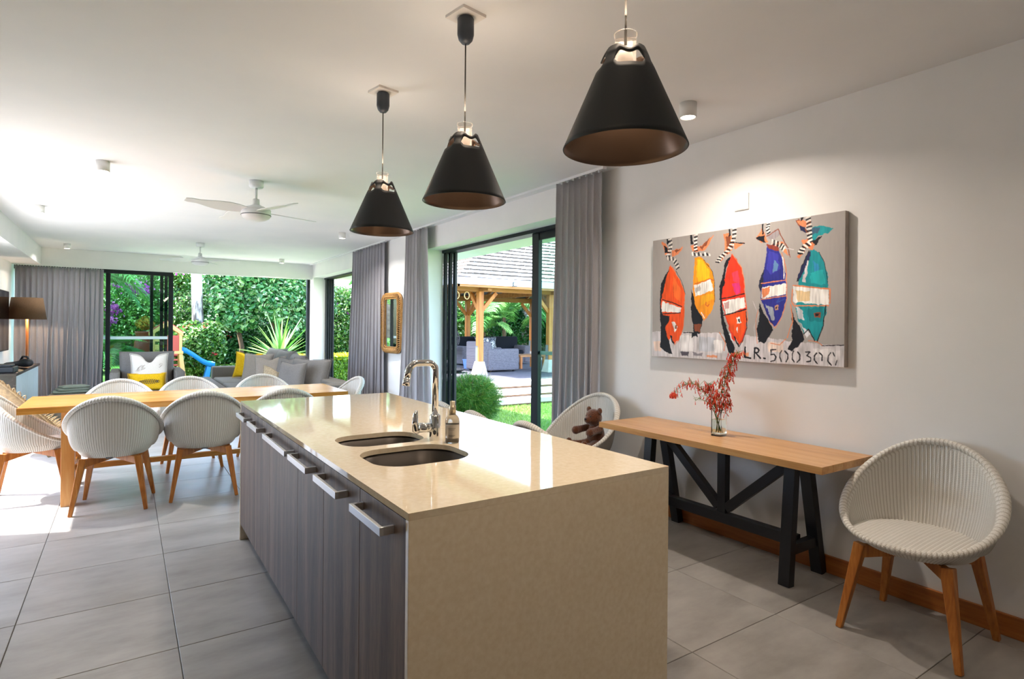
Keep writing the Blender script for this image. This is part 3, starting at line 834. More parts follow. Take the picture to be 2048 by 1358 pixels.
('efe9e2',8,'837,220 820,210'),
('14151f',8,'833,230 816,220'),
('efe9e2',8,'829,240 812,230'),
('14151f',8,'826,249 808,240'),
('14151f',11,'561,897 560,966 589,973'),
('14151f',9,'608,974 610,897'),
('14151f',9,'608,897 625,898 631,913 626,929 610,934'),
('14151f',9,'616,934 638,969'),
('14151f',10,'654,968 660,970'),
('2a2830',7,'712,903 689,906 688,940 703,936 712,954 707,978 688,988'),
('2a2830',7,'740,906 731,927 730,958 738,982'),
('2a2830',7,'754,910 766,930 767,961 760,985'),
('2a2830',7,'792,910 786,929 786,960 795,982'),
('2a2830',7,'810,913 820,933 819,963 808,985'),
('2a2830',7,'845,912 863,911 851,936 867,947 867,970 849,978'),
('2a2830',7,'891,915 882,934 882,962 893,983'),
('2a2830',7,'902,911 914,932 913,962'),
('2a2830',7,'947,913 937,933 937,965 949,989'),
('2a2830',6,'957,908 962,929'),
('2a2830',6,'967,987 973,958'),
]
# ------------------------------------------------------------------ woven shell chairs
def weave_mat(name, c_hi, c_lo, fu=210, fv=60, strength=.5, angle=0, gap=.5, c_gap='958a7a'):
    m, nt, b = base_mat(name, c_hi, 0.75, 0, 0.25)
    uv = N(nt, 'ShaderNodeUVMap'); mp = N(nt, 'ShaderNodeMapping'); nt.links.new(uv.outputs[0], mp.inputs[0]); mp.inputs['Scale'].default_value = (fu, fv, 1); mp.inputs['Rotation'].default_value = (0, 0, angle)
    sp = N(nt, 'ShaderNodeSeparateXYZ'); nt.links.new(mp.outputs[0], sp.inputs[0])
    def mth(op, a, b_=None):
        n = N(nt, 'ShaderNodeMath'); n.operation = op
        if isinstance(a, (int, float)): n.inputs[0].default_value = a
        else: nt.links.new(a, n.inputs[0])
        if b_ is not None:
            if isinstance(b_, (int, float)): n.inputs[1].default_value = b_
            else: nt.links.new(b_, n.inputs[1])
        return n.outputs[0]
    sx = mth('SINE', mth('MULTIPLY', sp.outputs[0], 2 * PI)); par = mth('MULTIPLY', mth('SIGN', sx), PI / 2)
    sy = mth('SINE', mth('ADD', mth('MULTIPLY', sp.outputs[1], 2 * PI), par))
    h = mth('MULTIPLY_ADD', mth('ABSOLUTE', sx), .4); h = mth('ADD', mth('MULTIPLY', mth('ABSOLUTE', sx), .6), mth('MULTIPLY', sy, .4))
    mr = N(nt, 'ShaderNodeMapRange'); mr.inputs['From Min'].default_value = -.4; mr.inputs['From Max'].default_value = .7; nt.links.new(h, mr.inputs[0])
    col_ = ramp(nt, mr.outputs[0], [(0, c_lo), (.55, c_hi), (1, c_hi)]); s0 = N(nt, 'ShaderNodeSeparateXYZ'); nt.links.new(uv.outputs[0], s0.inputs[0])
    gp_ = mth('POWER', mth('ABSOLUTE', mth('COSINE', mth('MULTIPLY', s0.outputs[0], PI * 104))), 7.0)
    gm = N(nt, 'ShaderNodeMix'); gm.data_type = 'RGBA'; nt.links.new(mth('MULTIPLY', gp_, gap), gm.inputs[0]); nt.links.new(col_, gm.inputs[6]); gm.inputs[7].default_value = srgb(c_gap); nt.links.new(gm.outputs[2], b.inputs['Base Color'])
    bump(nt, b, mr.outputs[0], strength, .002)
    return m
m_weave = weave_mat('white_loom_weave', 'e4e2dd', 'c4beb4', 208, 56)
m_weave_rim = weave_mat('white_loom_braid', 'e2dfd9', 'b8b0a4', 150, 8, .6, .25)
m_teak = wood_mat('oiled_teak', ['8f4f1c', 'b06c2c', 'c98a48'], 'Z', 1.4, 0.42)
NR = 104; SEG = 4; NPH = NR * SEG
PH = 2 * PI * np.arange(NPH) / NPH
def rimc(ph):
    x = .303 * np.sin(ph) * (1 - .04 * np.cos(ph)); y = np.where(np.cos(ph) > 0, .275, .272) * np.cos(ph)
    z = .455 + .405 * ((1 - np.cos(ph)) / 2) ** 1.5
    return np.stack([x, y, z], -1)
def shell_mesh():
    rim = rimc(PH); rad = np.stack([np.sin(PH), np.cos(PH), 0 * PH], -1); rib = np.abs(np.sin(PH * NR / 2))
    seat = np.stack([.262 * np.sin(PH), .235 * np.cos(PH) + .012, .452 + 0 * PH], -1)
    rows = []; nt_ = 15
    c1 = np.stack([rim[:, 0] * .97, rim[:, 1] * .97, .452 + (rim[:, 2] - .452) * .22], -1)
    for k in range(nt_):
        t = k / (nt_ - 1); p = (1 - t) ** 2 * rim + 2 * t * (1 - t) * c1 + t * t * seat
        rows.append(p - rad * (.0058 * rib * (1 if k < nt_ - 1 else .3))[:, None])
    bot = np.stack([.205 * np.sin(PH), .195 * np.cos(PH) + .01, .402 + 0 * PH], -1)
    c2 = np.stack([.262 * np.sin(PH), .258 * np.cos(PH), .436 + (rim[:, 2] - .455) * .12], -1)
    up_ = np.stack([.279 * np.sin(PH), .258 * np.cos(PH) - .004, rim[:, 2] - .02], -1)
    outer = []
    for k in range(nt_):
        t = k / (nt_ - 1); q = .83
        p = (1 - t) ** 2 * up_ + 2 * t * (1 - t) * c2 + t * t * bot
        outer.append(p + rad * (.0058 * rib)[:, None])
    allr = rows[::-1] + outer + [np.stack([.02 * np.sin(PH), .02 * np.cos(PH), .399 + 0 * PH], -1)]
    V = np.concatenate(allr); n = NPH; K = len(allr); F = []; idx = np.arange(n); nx = (idx + 1) % n
    for k in range(K - 1): F.append(np.stack([k * n + idx, (k + 1) * n + idx, (k + 1) * n + nx, k * n + nx], -1))
    F = np.concatenate(F)
    u = np.tile(PH / (2 * PI), K)
    vv = [np.full(n, 1 - k / nt_) for k in range(nt_)] + [np.full(n, k / nt_) for k in range(nt_)] + [np.ones(n)]
    uv = np.stack([u, np.concatenate(vv)], -1)
    return V, F, uv
def rim_mesh():
    rim = rimc(PH); rad = np.stack([np.sin(PH), np.cos(PH), 0 * PH], -1); m = 12; rows = []; n = NPH
    back = (1 - np.cos(PH)) / 2
    a = .012 + .011 * back; bb = .012 + .004 * back
    dn = np.stack([0 * PH, 0 * PH, 1 + 0 * PH], -1)
    tilt = .55 * back; ex = rad * np.cos(tilt)[:, None] - dn * np.sin(tilt)[:, None]; ez = rad * np.sin(tilt)[:, None] + dn * np.cos(tilt)[:, None]
    for k in range(m):
        th = 2 * PI * k / m; tw = np.abs(np.sin(PH * NR / 2 + th * .5)); f = 1 + .17 * tw
        rows.append(rim + ex * ((a * math.cos(th) + .006) * f)[:, None] + ez * (bb * math.sin(th) * f)[:, None])
    V = np.stack(rows, 1).reshape(-1, 3); idx = np.arange(n); nx = (idx + 1) % n; F = []
    for k in range(m):
        l = (k + 1) % m; F.append(np.stack([idx * m + k, nx * m + k, nx * m + l, idx * m + l], -1))
    uv = np.stack([np.repeat(PH / (2 * PI), m), np.tile(np.arange(m) / m, n)], -1)
    return V, np.concatenate(F), uv
def seat_mesh():
    nx, ny = 121, 14; V = []; uv = []
    for i in range(nx):
        s = -1 + 2 * i / (nx - 1); x = .262 * s * .995; e = math.sqrt(max(0, 1 - (s * .995) ** 2)); rb = .0045 * abs(math.sin(PI * i / 4))
        for j in range(ny):
            t = -1 + 2 * j / (ny - 1); y = .235 * e * t + .012
            V.append((x, y, .4525 + .008 * (1 - s * s) * (1 - t * t * .8) + rb)); uv.append(((i / (nx - 1)) * .29, j / (ny - 1)))
    F = [(i * ny + j, (i + 1) * ny + j, (i + 1) * ny + j + 1, i * ny + j + 1) for i in range(nx - 1) for j in range(ny - 1)]
    return V, F, uv
def make_chair(label, group=None):
    c = thing('woven_armchair', label, 'chair', (0, 0, 0), 0, group)
    np_mesh('shell', *shell_mesh()[:2], m_weave, c, True, shell_mesh()[2])
    V, F, uv = rim_mesh(); np_mesh('braided_rim', V, F, m_weave_rim, c, True, uv)
    V, F, uv = seat_mesh(); np_mesh('seat', V, F, m_weave, c, True, uv)
    for sx in (-1, 1):
        for sy in (-1, 1):
            MB().beam((sx * .236, sy * .236, 0), (sx * .172, sy * .168, .402), .026, .030, (0, 1, 0), .048, .052).build('leg', m_teak, c, bevel=.004)
    for s_ in (-1, 1):
        MB().beam((-.178, -s_ * .176, .368), (0, 0, .385), .030, .060, (0, 0, 1), .030, .034).beam((.178, s_ * .176, .368), (0, 0, .385), .030, .060, (0, 0, 1), .030, .034).build('cross_rail', m_teak, c, bevel=.002)
    pl = MB().box(-.022, .022, -.2345, -.2310, .404, .416).build('metal_badge', m_line, c); pl.rotation_euler = (R(0), 0, 0)
    return c
chair = make_chair('cream woven shell chair alone against the wall right of the console table')
chair.location = (3.07, 1.197, 0); chair.rotation_euler = (0, 0, R(90) + R(2))
GD = 'woven shell chairs around the dining table'
def face(dx, dy): return math.atan2(-dx, dy)
dup(chair, (-.065, 5.48, 0), R(-8), 'white woven shell chair on the near side of the table, left of the two backs', GD)
dup(chair, (.557, 5.51, 0), R(-5), 'white woven shell chair on the near side of the table, next to the island', GD)
dup(chair, (1.14, 5.40, 0), R(0), 'white woven chair rim just showing over the far end of the island top', GD)
dup(chair, (-.045, 6.55, 0), R(180), 'white woven shell chair across the table, in front of the single grey seat', GD)
dup(chair, (.555, 6.60, 0), R(183), 'white woven shell chair on the far side of the table, middle of three', GD)
dup(chair, (1.23, 6.55, 0), R(178), 'white woven shell chair on the far side of the table before the big sofa', GD)
dup(chair, (-.62, 6.03, 0), R(-88), 'sunlit white woven shell chair at the left head of the dining table', GD)
dup(chair, (1.80, 6.03, 0), R(92), 'white woven shell chair at the right head of the dining table', GD)
dup(chair, (3.01, 3.55, 0), R(94), 'woven shell chair left of the console table, holding the teddy bear', None)
GI = 'woven shell chairs behind the island'
T1 = dup(chair, (2.39, 3.06, 0), R(-90), 'woven chair top behind the island, nearest to the teddy bear chair', GI)
T2 = dup(chair, (2.33, 3.64, 0), R(-90), 'woven chair top behind the island in front of the ferny bush', GI)
T3 = dup(chair, (2.37, 4.23, 0), R(-90), 'woven chair top behind the island just right of the tap', GI)
for t_ in (T1, T2, T3): t_.scale = (.92, .92, .92)

# ------------------------------------------------------------------ dining table
m_oak = wood_mat('honey_oak', ['bd762c', 'd69442', 'e4ac60'], 'X', 1.0, 0.24, 0.5)
m_oakz = wood_mat('honey_oak_upright', ['b87434', 'cb8a48', 'd8a262'], 'Z', 1.0, 0.35)
TX0, TX1, TY0, TY1, TZ = -.67, 1.80, 5.57, 6.45, .775
dt = thing('dining_table', 'long honey oak dining table with chunky trestle legs', 'dining table', ((TX0 + TX1) / 2, (TY0 + TY1) / 2, 0))
tx, ty = dt.location.x, dt.location.y
nb = 7; wy = (TY1 - TY0) / nb
for k in range(nb):
    b_ = MB().box(TX0 - tx, TX1 - tx, -wy / 2 + .0004, wy / 2 - .0004, -.024, .024).build('board', m_oak, dt, bevel=.0012); b_.location = (0, TY0 + wy * (k + .5) - ty, TZ - .024)
for x0 in (-.409, 1.46):
    for y0 in (5.595, 6.33): MB().box(x0 - tx, x0 + .085 - tx, y0 - ty, y0 + .085 - ty, 0, TZ - .048).build('leg', m_oakz, dt, bevel=.003)
    MB().box(x0 + .01 - tx, x0 + .075 - tx, 5.66 - ty, 6.35 - ty, TZ - .12, TZ - .048).build('top_rail', m_oak, dt, bevel=.002)
    MB().box(x0 + .02 - tx, x0 + .065 - tx, 5.66 - ty, 6.35 - ty, .195, .245).build('cross_rail', m_oak, dt, bevel=.002)
MB().box(-.36 - tx, 1.5 - tx, -.025, .025, .195, .238).build('stretcher', m_oak, dt, bevel=.002)

# ------------------------------------------------------------------ console table
m_ink_paint = base_mat('navy_black_paint', '14171f', 0.42)[0]
m_oaky = wood_mat('pale_oak', ['b98148', 'cb975c', 'd6a970'], 'Y', 1.0, 0.3, 0.5)
CX0, CX1, CY0, CY1, CZ = 2.86, 3.375, 1.53, 3.15, .728
co = thing('console_table', 'narrow oak console table on navy black trestle frame against the wall', 'console table', ((CX0 + CX1) / 2, (CY0 + CY1) / 2, 0))
kx, ky = co.location.x, co.location.y; wx = (CX1 - CX0) / 5
for k in range(5):
    b_ = MB().box(-wx / 2 + .0003, wx / 2 - .0003, CY0 - ky, CY1 - ky, -.019, .019).build('board', m_oaky, co, bevel=.001); b_.location = (CX0 + wx * (k + .5) - kx, 0, CZ - .019)
zt = CZ - .038
for yc in (1.815, 2.855):
    for xb, xt in ((3.03, 3.085), (3.365, 3.215)):
        MB().beam((xb - kx, yc - ky, 0), (xt - kx, yc - ky, zt - .0), .065, .052, (1, 0, 0)).build('leg', m_ink_paint, co, bevel=.002)
    MB().box(3.06 - kx, 3.26 - kx, yc - .028 - ky, yc + .028 - ky, zt - .05, zt).build('top_rail', m_ink_paint, co)
    MB().box(3.05 - kx, 3.34 - kx, yc - .022 - ky, yc + .022 - ky, .165, .22).build('foot_rail', m_ink_paint, co)
MB().box(3.16 - kx, 3.215 - kx, 1.84 - ky, 2.83 - ky, .175, .24).build('long_stretcher', m_ink_paint, co, bevel=.002)
MB().box(3.163 - kx, 3.212 - kx, 2.335 - .03 - ky, 2.335 + .03 - ky, .24, zt).build('centre_post', m_ink_paint, co, bevel=.002)
for s_ in (-1, 1):
    MB().beam((3.187 - kx, 2.335 + s_ * .03 - ky, .27), (3.187 - kx, 2.335 + s_ * .47 - ky, zt - .03), .045, .055, (0, 0, 1)).build('brace', m_ink_paint, co, bevel=.002)

# ------------------------------------------------------------------ painting
W_, H_ = 1200, 752
def hexc(h): return np.array(srgb(h)[:3])
yy, xx = np.mgrid[0:H_, 0:W_]; U_ = xx / (W_ - 1) * 1000; V_ = yy / (H_ - 1) * 1000
def smooth_noise(sx, sy, seed):
    sx *= 2; sy *= 2
    rs = np.random.RandomState(seed); a = rs.rand(int(H_ / sy) + 3, int(W_ / sx) + 3); gx = xx / sx; gy = yy / sy
    ix = gx.astype(int); iy = gy.astype(int); fx = gx - ix; fy = gy - iy; fx = fx * fx * (3 - 2 * fx); fy = fy * fy * (3 - 2 * fy)
    return (a[iy, ix] * (1 - fx) + a[iy, ix + 1] * fx) * (1 - fy) + (a[iy + 1, ix] * (1 - fx) + a[iy + 1, ix + 1] * fx) * fy - .5
UA = U_ + 7 * smooth_noise(9, 13, 1) + 4 * smooth_noise(3, 4, 2); VA = V_ + 12 * smooth_noise(8, 12, 3) + 5 * smooth_noise(3, 3, 4)
img = np.ones((H_, W_, 3)) * hexc('a8a29f'); img *= (1 + .07 * smooth_noise(60, 50, 5) + .05 * smooth_noise(5, 22, 6))[..., None]
streak = smooth_noise(3, 26, 7)[..., None] * .30 + smooth_noise(14, 20, 8)[..., None] * .18
asp = 1.43 / .885
for col, wd, pts in PAINT:
    P_ = np.array([[float(t) for t in q.split(',')] for q in pts.split()]); c = hexc(col)
    pad = 14 + wd; x0, x1 = P_[:, 0].min() - pad, P_[:, 0].max() + pad; y0, y1 = P_[:, 1].min() - pad * 1.7, P_[:, 1].max() + pad * 1.7
    sx = slice(max(0, int(x0 / 1000 * W_)), max(0, int(x1 / 1000 * W_) + 2)); sy = slice(max(0, int(y0 / 1000 * H_)), max(0, int(y1 / 1000 * H_) + 2))
    u, v = UA[sy, sx], VA[sy, sx]
    if u.size == 0: continue
    if wd == 0:
        ins = np.zeros(u.shape, bool); n = len(P_)
        for i in range(n):
            xa, ya = P_[i]; xb, yb = P_[(i + 1) % n]
            if ya == yb: continue
            cr = ((ya > v) != (yb > v)) & (u < (xb - xa) * (v - ya) / (yb - ya) + xa); ins ^= cr
    else:
        ins = np.zeros(u.shape, bool); ww = wd * .42
        for i in range(len(P_) - 1):
            a = P_[i] * (asp, 1); b_ = P_[i + 1] * (asp, 1); d = b_ - a; L = max((d ** 2).sum(), 1e-6); px = U_[sy, sx] * asp; py = V_[sy, sx]
            px = px * .65 + .35 * u * asp; py = py * .65 + .35 * v
            t = np.clip(((px - a[0]) * d[0] + (py - a[1]) * d[1]) / L, 0, 1); ins |= ((px - a[0] - t * d[0]) ** 2 + (py - a[1] - t * d[1]) ** 2) < ww * ww * (.7 + 1.6 * (smooth_noise(5, 5, 11)[sy, sx] + .5)) * 1.7
    cc = np.clip(c * (1 + streak[sy, sx] * (1.6 if c.mean() > .5 else 1)), 0, 1)
    img[sy, sx] = np.where(ins[..., None], cc, img[sy, sx])
PY0, PY1, PZ0, PZ1 = 1.682, 3.112, 1.197, 2.080; PXF = XW - .045
img = img.reshape(H_ // 2, 2, W_ // 2, 2, 3).mean((1, 3)); W_ //= 2; H_ //= 2; yy, xx = np.mgrid[0:H_, 0:W_]
gv = np.stack([np.zeros(W_ * H_), (PY1 - xx / (W_ - 1) * (PY1 - PY0)).ravel(), (PZ1 - yy / (H_ - 1) * (PZ1 - PZ0)).ravel()], -1)
ii = (np.arange(H_ - 1)[:, None] * W_ + np.arange(W_ - 1)[None]).ravel(); gf = np.stack([ii, ii + W_, ii + W_ + 1, ii + 1], -1)
m_paint, nt, b = base_mat('painted_canvas', 'ffffff', 0.6, 0, 0.3)
at = N(nt, 'ShaderNodeVertexColor'); at.layer_name = 'Col'; nt.links.new(at.outputs[0], b.inputs['Base Color'])
pa = thing('canvas_painting', 'wide unframed painting of five hanging colourful fish, lettered LR.500300', 'painting', (PXF, (PY0 + PY1) / 2, (PZ0 + PZ1) / 2))
gv -= np.array([0, pa.location.y, pa.location.z])
pf = np_mesh('painted_face', gv, gf, m_paint, pa)
ca = pf.data.color_attributes.new('Col', 'FLOAT_COLOR', 'POINT'); ca.data.foreach_set('color', np.concatenate([img.reshape(-1, 3), np.ones((W_ * H_, 1))], 1).astype(np.float32).ravel())
m_canvas = noise_mat('canvas_edge', 'a39a94', 'b5a79c', 30, rough=.8)
MB().box(.0006, .042, PY0 - pa.location.y, PY1 - pa.location.y, PZ0 - pa.location.z, PZ1 - pa.location.z).build('stretched_canvas', m_canvas, pa)

# wall plate
sw = thing('switch_plate', 'small square white blanking plate on the wall above the painting', 'wall plate', (XW, 2.372, 2.253))
MB().box(-.009, 0, -.053, .053, -.053, .053).build('plate', m_track, sw, bevel=.002)
MB().box(-.011, -.009, -.047, .047, -.047, .047).build('cover', m_white, sw, bevel=.001)

# ------------------------------------------------------------------ vase and flower stems
m_vgl = base_mat('clear_glass', 'ffffff', 0.0)[0]; bs = m_vgl.node_tree.nodes['Principled BSDF']; bs.inputs['Transmission Weight'].default_value = 1; bs.inputs['IOR'].default_value = 1.3
VX, VY = 3.15, 2.345
va = thing('glass_vase', 'clear square glass vase holding red flower stems on the console table', 'vase', (VX, VY, CZ))
g = MB(); a = .034; t = .0035; hh = .175
def sq(s, z): return [(-s, -s, z), (s, -s, z), (s, s, z), (-s, s, z)]
vs = sq(a, 0) + sq(a, hh) + sq(a - t, hh) + sq(a - t, .014); fs = [(3, 2, 1, 0), (12, 13, 14, 15)]
for l in range(3):
    for i in range(4): fs.append((l * 4 + i, l * 4 + (i + 1) % 4, (l + 1) * 4 + (i + 1) % 4, (l + 1) * 4 + i))
g.add(vs, fs).build('glass_body', m_vgl, va); va.rotation_euler = (0, 0, R(8))
m_water = base_mat('water', 'f4fff8', 0.0)[0]; bs = m_water.node_tree.nodes['Principled BSDF']; bs.inputs['Transmission Weight'].default_value = 1; bs.inputs['IOR'].default_value = 1.1
MB().box(-a + t + .0003, a - t - .0003, -a + t + .0003, a - t - .0003, .0143, .105).build('water', m_water, va)
m_stem = leaf_mat_obj('green_stem', ['3f5a22', '5f7a2c', '6f8a3a']); m_red = leaf_mat('red_tube_flowers', ['d8241a', 'f03c22', 'ff6a38', 'e63020'], .5, .15)
def bez(p, n):
    p = [Vector(q) for q in p]; out = []
    for i in range(n + 1):
        t = i / n; q = p[:]
        while len(q) > 1: q = [q[k] * (1 - t) + q[k + 1] * t for k in range(len(q) - 1)]
        out.append(q[0])
    return out
def spray(label, ctrl, dens, t0, rnd, fl=1.0, clump=None):
    root = thing('flower_stem', label, 'flower stem', (VX, VY, CZ)); path = bez(ctrl, 30)
    m = MB(); m.tube(path, [.0026 - .0018 * i / 30 for i in range(31)], 6); tw = MB(); fm = MB()
    for k in range(dens):
        t = t0 + (1 - t0) * rnd.random(); i = min(29, int(t * 30)); p = path[i]
        d = Vector((rnd.gauss(0, .35), rnd.gauss(0, .7), rnd.uniform(-.2, .9))).normalized() * rnd.uniform(.015, .065) * (1.25 - .5 * t)
        q = p + d; tw.tube([p, p + d * .5 + Vector((0, 0, .003)), q], [.0010, .0009, .0007], 4, cap=False)
        for _ in range(rnd.choice((1, 1, 2)) if rnd.random() < fl else 0):
            e = q + Vector((rnd.gauss(0, .003), rnd.gauss(0, .008), -rnd.uniform(.018, .034)))
            fm.tube([q, q * .5 + e * .5, e], [.0009, .0018, .0027], 6)
    if clump:
        for k in range(clump):
            q = path[-1] + Vector((rnd.gauss(0, .004), rnd.gauss(0, .012), rnd.gauss(0, .008))); e = q + Vector((rnd.gauss(0, .005), rnd.gauss(0, .010), -.026)); fm.tube([q, q * .5 + e * .5, e], [.001, .0024, .0034], 6)
    m.build('stem', m_stem, root, True); tag(tw.build('twigs', m_stem, root), kind='stuff'); tag(fm.build('flowers', m_red, root, True), kind='stuff')
    return root
rnd = random.Random(5)
spray('tall upright stem thick with red tubular flowers, leaning right before the painting', [(0, .018, .02), (0, 0, .14), (-.01, -.02, .28), (0, -.04, .40), (0, -.138, .55)], 200, .42, rnd, 1)
spray('long arching stem of small red flowers drooping at the left end', [(.008, -.016, .02), (0, .03, .15), (0, .12, .42), (0, .28, .32), (0, .37, .23)], 90, .35, rnd, .9, 40)
spray('short bushy stem of orange red flowers in the middle of the vase', [(-.005, -.012, .03), (0, .01, .14), (0, .04, .22), (0, .09, .33)], 120, .45, rnd, 1)
spray('thin side stem with a few red flowers hanging right over the vase', [(0, .0, .02), (0, -.0, .14), (0, -.03, .22), (0, -.07, .20)], 60, .45, rnd, .9)
spray('thin red flowered tip that bends down low left of the vase', [(0, .01, .03), (0, .0, .14), (0, .10, .26), (0, .19, .20)], 24, .5, rnd, .5)

# ------------------------------------------------------------------ teddy bear
m_fur, nt, b = base_mat('brown_plush', '5c2c12', 0.95, 0, 0.15)
v = coords(nt, (1, 1, 1)); n_ = N(nt, 'ShaderNodeTexNoise'); n_.inputs['Scale'].default_value = 190; n_.inputs['Detail'].default_value = 4; nt.links.new(v, n_.inputs[0])
nt.links.new(ramp(nt, n_.outputs[0], [(.3, '43200d'), (.7, '74401f')]), b.inputs['Base Color']); bump(nt, b, n_.outputs[0], 1.0, .006); b.inputs['Sheen Weight'].default_value = .5
tb = thing('teddy_bear', 'brown plush teddy bear sitting in the woven chair beside the console', 'teddy bear', (3.05, 3.42, .462), R(92)); tb.scale = (1.2, 1.2, 1.2)
# local frame: +Y is where it looks
mb = MB()
mb.sphere((0, -.02, .085), (.062, .055, .088), 18, 12).sphere((0, .0, .205), (.056, .054, .056), 18, 12).sphere((0, .045, .193), (.028, .030, .025), 14, 10)
for s_ in (-1, 1):
    mb.sphere((s_ * .05, -.005, .252), (.021, .012, .022), 12, 8)
    for k in range(6):
        t = k / 5; mb.sphere((s_ * (.055 + .012 * t), .0 + .095 * t, .135 - .012 * t), .026 - .003 * math.sin(t * PI) + .002 * t, 12, 8)
        mb.sphere((s_ * (.04 + .03 * t), .02 + .12 * t, .032), .033 - .006 * math.sin(t * PI), 12, 8)
    mb.sphere((s_ * .072, .148, .045), (.028, .018, .036), 12, 8)
bo = mb.build('body', m_fur, tb, True); rm = bo.modifiers.new('r', 'REMESH'); rm.mode = 'VOXEL'; rm.voxel_size = .0045; rm.use_smooth_shade = True
sm = bo.modifiers.new('s', 'SMOOTH'); sm.iterations = 6
mb = MB()
for s_ in (-1, 1): mb = MB().sphere((s_ * .02, .046, .217), .0055, 10, 8); mb.build('eye', m_dark, tb, True)
MB().sphere((0, .073, .200), (.009, .006, .007), 10, 8).build('nose', m_dark, tb, True)

# ------------------------------------------------------------------ rattan mirror
m_rat = noise_mat('rattan', '9a6a34', 'c09456', 40, (1, 1, 1), .5, bumpy=.2)
m_mirror = base_mat('mirror_silver', 'f2f4f4', 0.02, 1.0)[0]
mi = thing('rattan_mirror', 'tall rounded mirror with a woven rattan frame between two curtains', 'mirror', (XW - .035, 8.385, 1.462), R(3))
def rr_path(hw, hh, r, n=10):
    return [(y, z) for y, z in rrect(-hw, hw, -hh, hh, r, n)]
mg = MB().prism([(y, z) for y, z in rr_path(.225, .37, .05)], 0, .004).build('mirror_glass', m_mirror, mi); mg.rotation_euler = (R(90), 0, R(-90)); mg.location = (-.006, 0, 0)
for hw, hh, r, rad_, dx in ((.225, .37, .05, .009, -.02), (.25, .395, .07, .009, -.03), (.335, .445, .13, .011, -.018), (.355, .455, .15, .009, -.005)):
    MB().tube([(dx, y, z) for y, z in rr_path(hw, hh, r)], rad_, 8, closed=True).build('hoop', m_rat, mi, True)
inn = rr_path(.235, .38, .06, 14); outr = rr_path(.35, .453, .145, 14)
def resamp(p, n):
    P_ = np.array(p + [p[0]]); L = np.r_[0, np.cumsum(np.linalg.norm(np.diff(P_, axis=0), axis=1))]; s = np.linspace(0, L[-1], n, endpoint=False)
    return np.stack([np.interp(s, L, P_[:, 0]), np.interp(s, L, P_[:, 1])], -1)
A_ = resamp(inn, 100); B_ = resamp(outr, 100)
wm = MB()
for k in range(100):
    a_, b_ = A_[k], B_[(k + 1) % 100]; wm.tube([(-.022, a_[0], a_[1]), (-.042, *(a_ * .6 + b_ * .4)), (-.036, *(a_ * .3 + b_ * .7)), (-.006, b_[0], b_[1])], .0052, 6)
tag(wm.build('wrapping', m_rat, mi, True), kind='stuff')
bk_ = MB().prism([(y, z) for y, z in rr_path(.345, .448, .14)], -.004, 0).build('backing', base_mat('dark_rattan_backing', '3e2814', .9)[0], mi); bk_.rotation_euler = (R(90), 0, R(-90)); bk_.location = (-.001, 0, 0)
# ------------------------------------------------------------------ living room
def fabric(name, c1, c2, sc=90):
    m = noise_mat(name, c1, c2, sc, rough=.92, bumpy=.25, bscale=420, spec=.15, dist=.001); return m
m_sofa = fabric('grey_sofa_fabric', '68645f', '75716b'); m_cush = fabric('grey_cushion_fabric', '706c69', '7d7976')
m_beige = fabric('taupe_linen', '8f857b', '9d9389'); m_yel = fabric('mustard_linen', 'd8a818', 'e6ba28', 50); m_cream = fabric('cream_linen', 'd8cfc4', 'e2dad0')
m_nat = noise_mat('knotted_natural_yarn', '8a7a64', 'b3a286', 60, rough=.95, bumpy=.9, bscale=90, dist=.01)
def pillow_mesh(w_, h_, d_, n=18, pinch=.10, dent=0.0, seed=0):
    """soft cushion: w x h outline with pulled corners; flat face along local Y"""
    rs = np.random.RandomState(seed); V = []; F = []
    for side in (1, -1):
        for i in range(n + 1):
            for j in range(n + 1):
                u = -1 + 2 * i / n; v = -1 + 2 * j / n; e = (1 - u ** 4) ** .5 * (1 - v ** 4) ** .5 if abs(u) < 1 and abs(v) < 1 else 0
                ed = 1 - pinch * (1 - u * u) * v * v - 0; ex = 1 - pinch * (1 - v * v) * u * u
                x = u * w_ / 2 * ex; z = v * h_ / 2 * ed
                if dent and v > 0: z -= dent * v * v * math.exp(-(u / .32) ** 2)
                y = side * d_ / 2 * (e ** .8) * (1 + .06 * math.sin(5 * u + seed) * math.sin(4 * v + seed * 2))
                V.append((x, y, z))
    m_ = (n + 1) ** 2
    for s_ in (0, 1):
        for i in range(n):
            for j in range(n):
                q = (s_ * m_ + i * (n + 1) + j, s_ * m_ + (i + 1) * (n + 1) + j, s_ * m_ + (i + 1) * (n + 1) + j + 1, s_ * m_ + i * (n + 1) + j + 1); F.append(q if s_ == 1 else q[::-1])
    return V, F
def pillow(name, label, w_, h_, d_, loc, rot, mat, pinch=.1, dent=0, seed=1, group=None, cat='cushion', piping=None):
    root = thing(name, label, cat, loc, 0, group); root.rotation_euler = rot
    V, F = pillow_mesh(w_, h_, d_, 18, pinch, dent, seed); o = MB().add(V, F).build('cover', mat, root, True)
    we = o.modifiers.new('w', 'WELD'); we.merge_threshold = .0005; su = o.modifiers.new('s', 'SUBSURF'); su.levels = 1; su.render_levels = 1
    n = 18; m_ = []
    ring = [V[i * (n + 1)] for i in range(n + 1)] + [V[n * (n + 1) + j] for j in range(1, n + 1)] + [V[i * (n + 1) + n] for i in range(n - 1, -1, -1)] + [V[j] for j in range(n - 1, 0, -1)]
    MB().tube(ring, .004, 6, closed=True).build('piping', piping or mat, root, True)
    return root

def soft_box(name, mat, parent, x0, x1, y0, y1, z0, z1, bev=.03):
    o = MB().box(x0, x1, y0, y1, z0, z1).build(name, mat, parent, True); b = o.modifiers.new('b', 'BEVEL'); b.width = bev; b.segments = 4; b.limit_method = 'NONE'
    return o
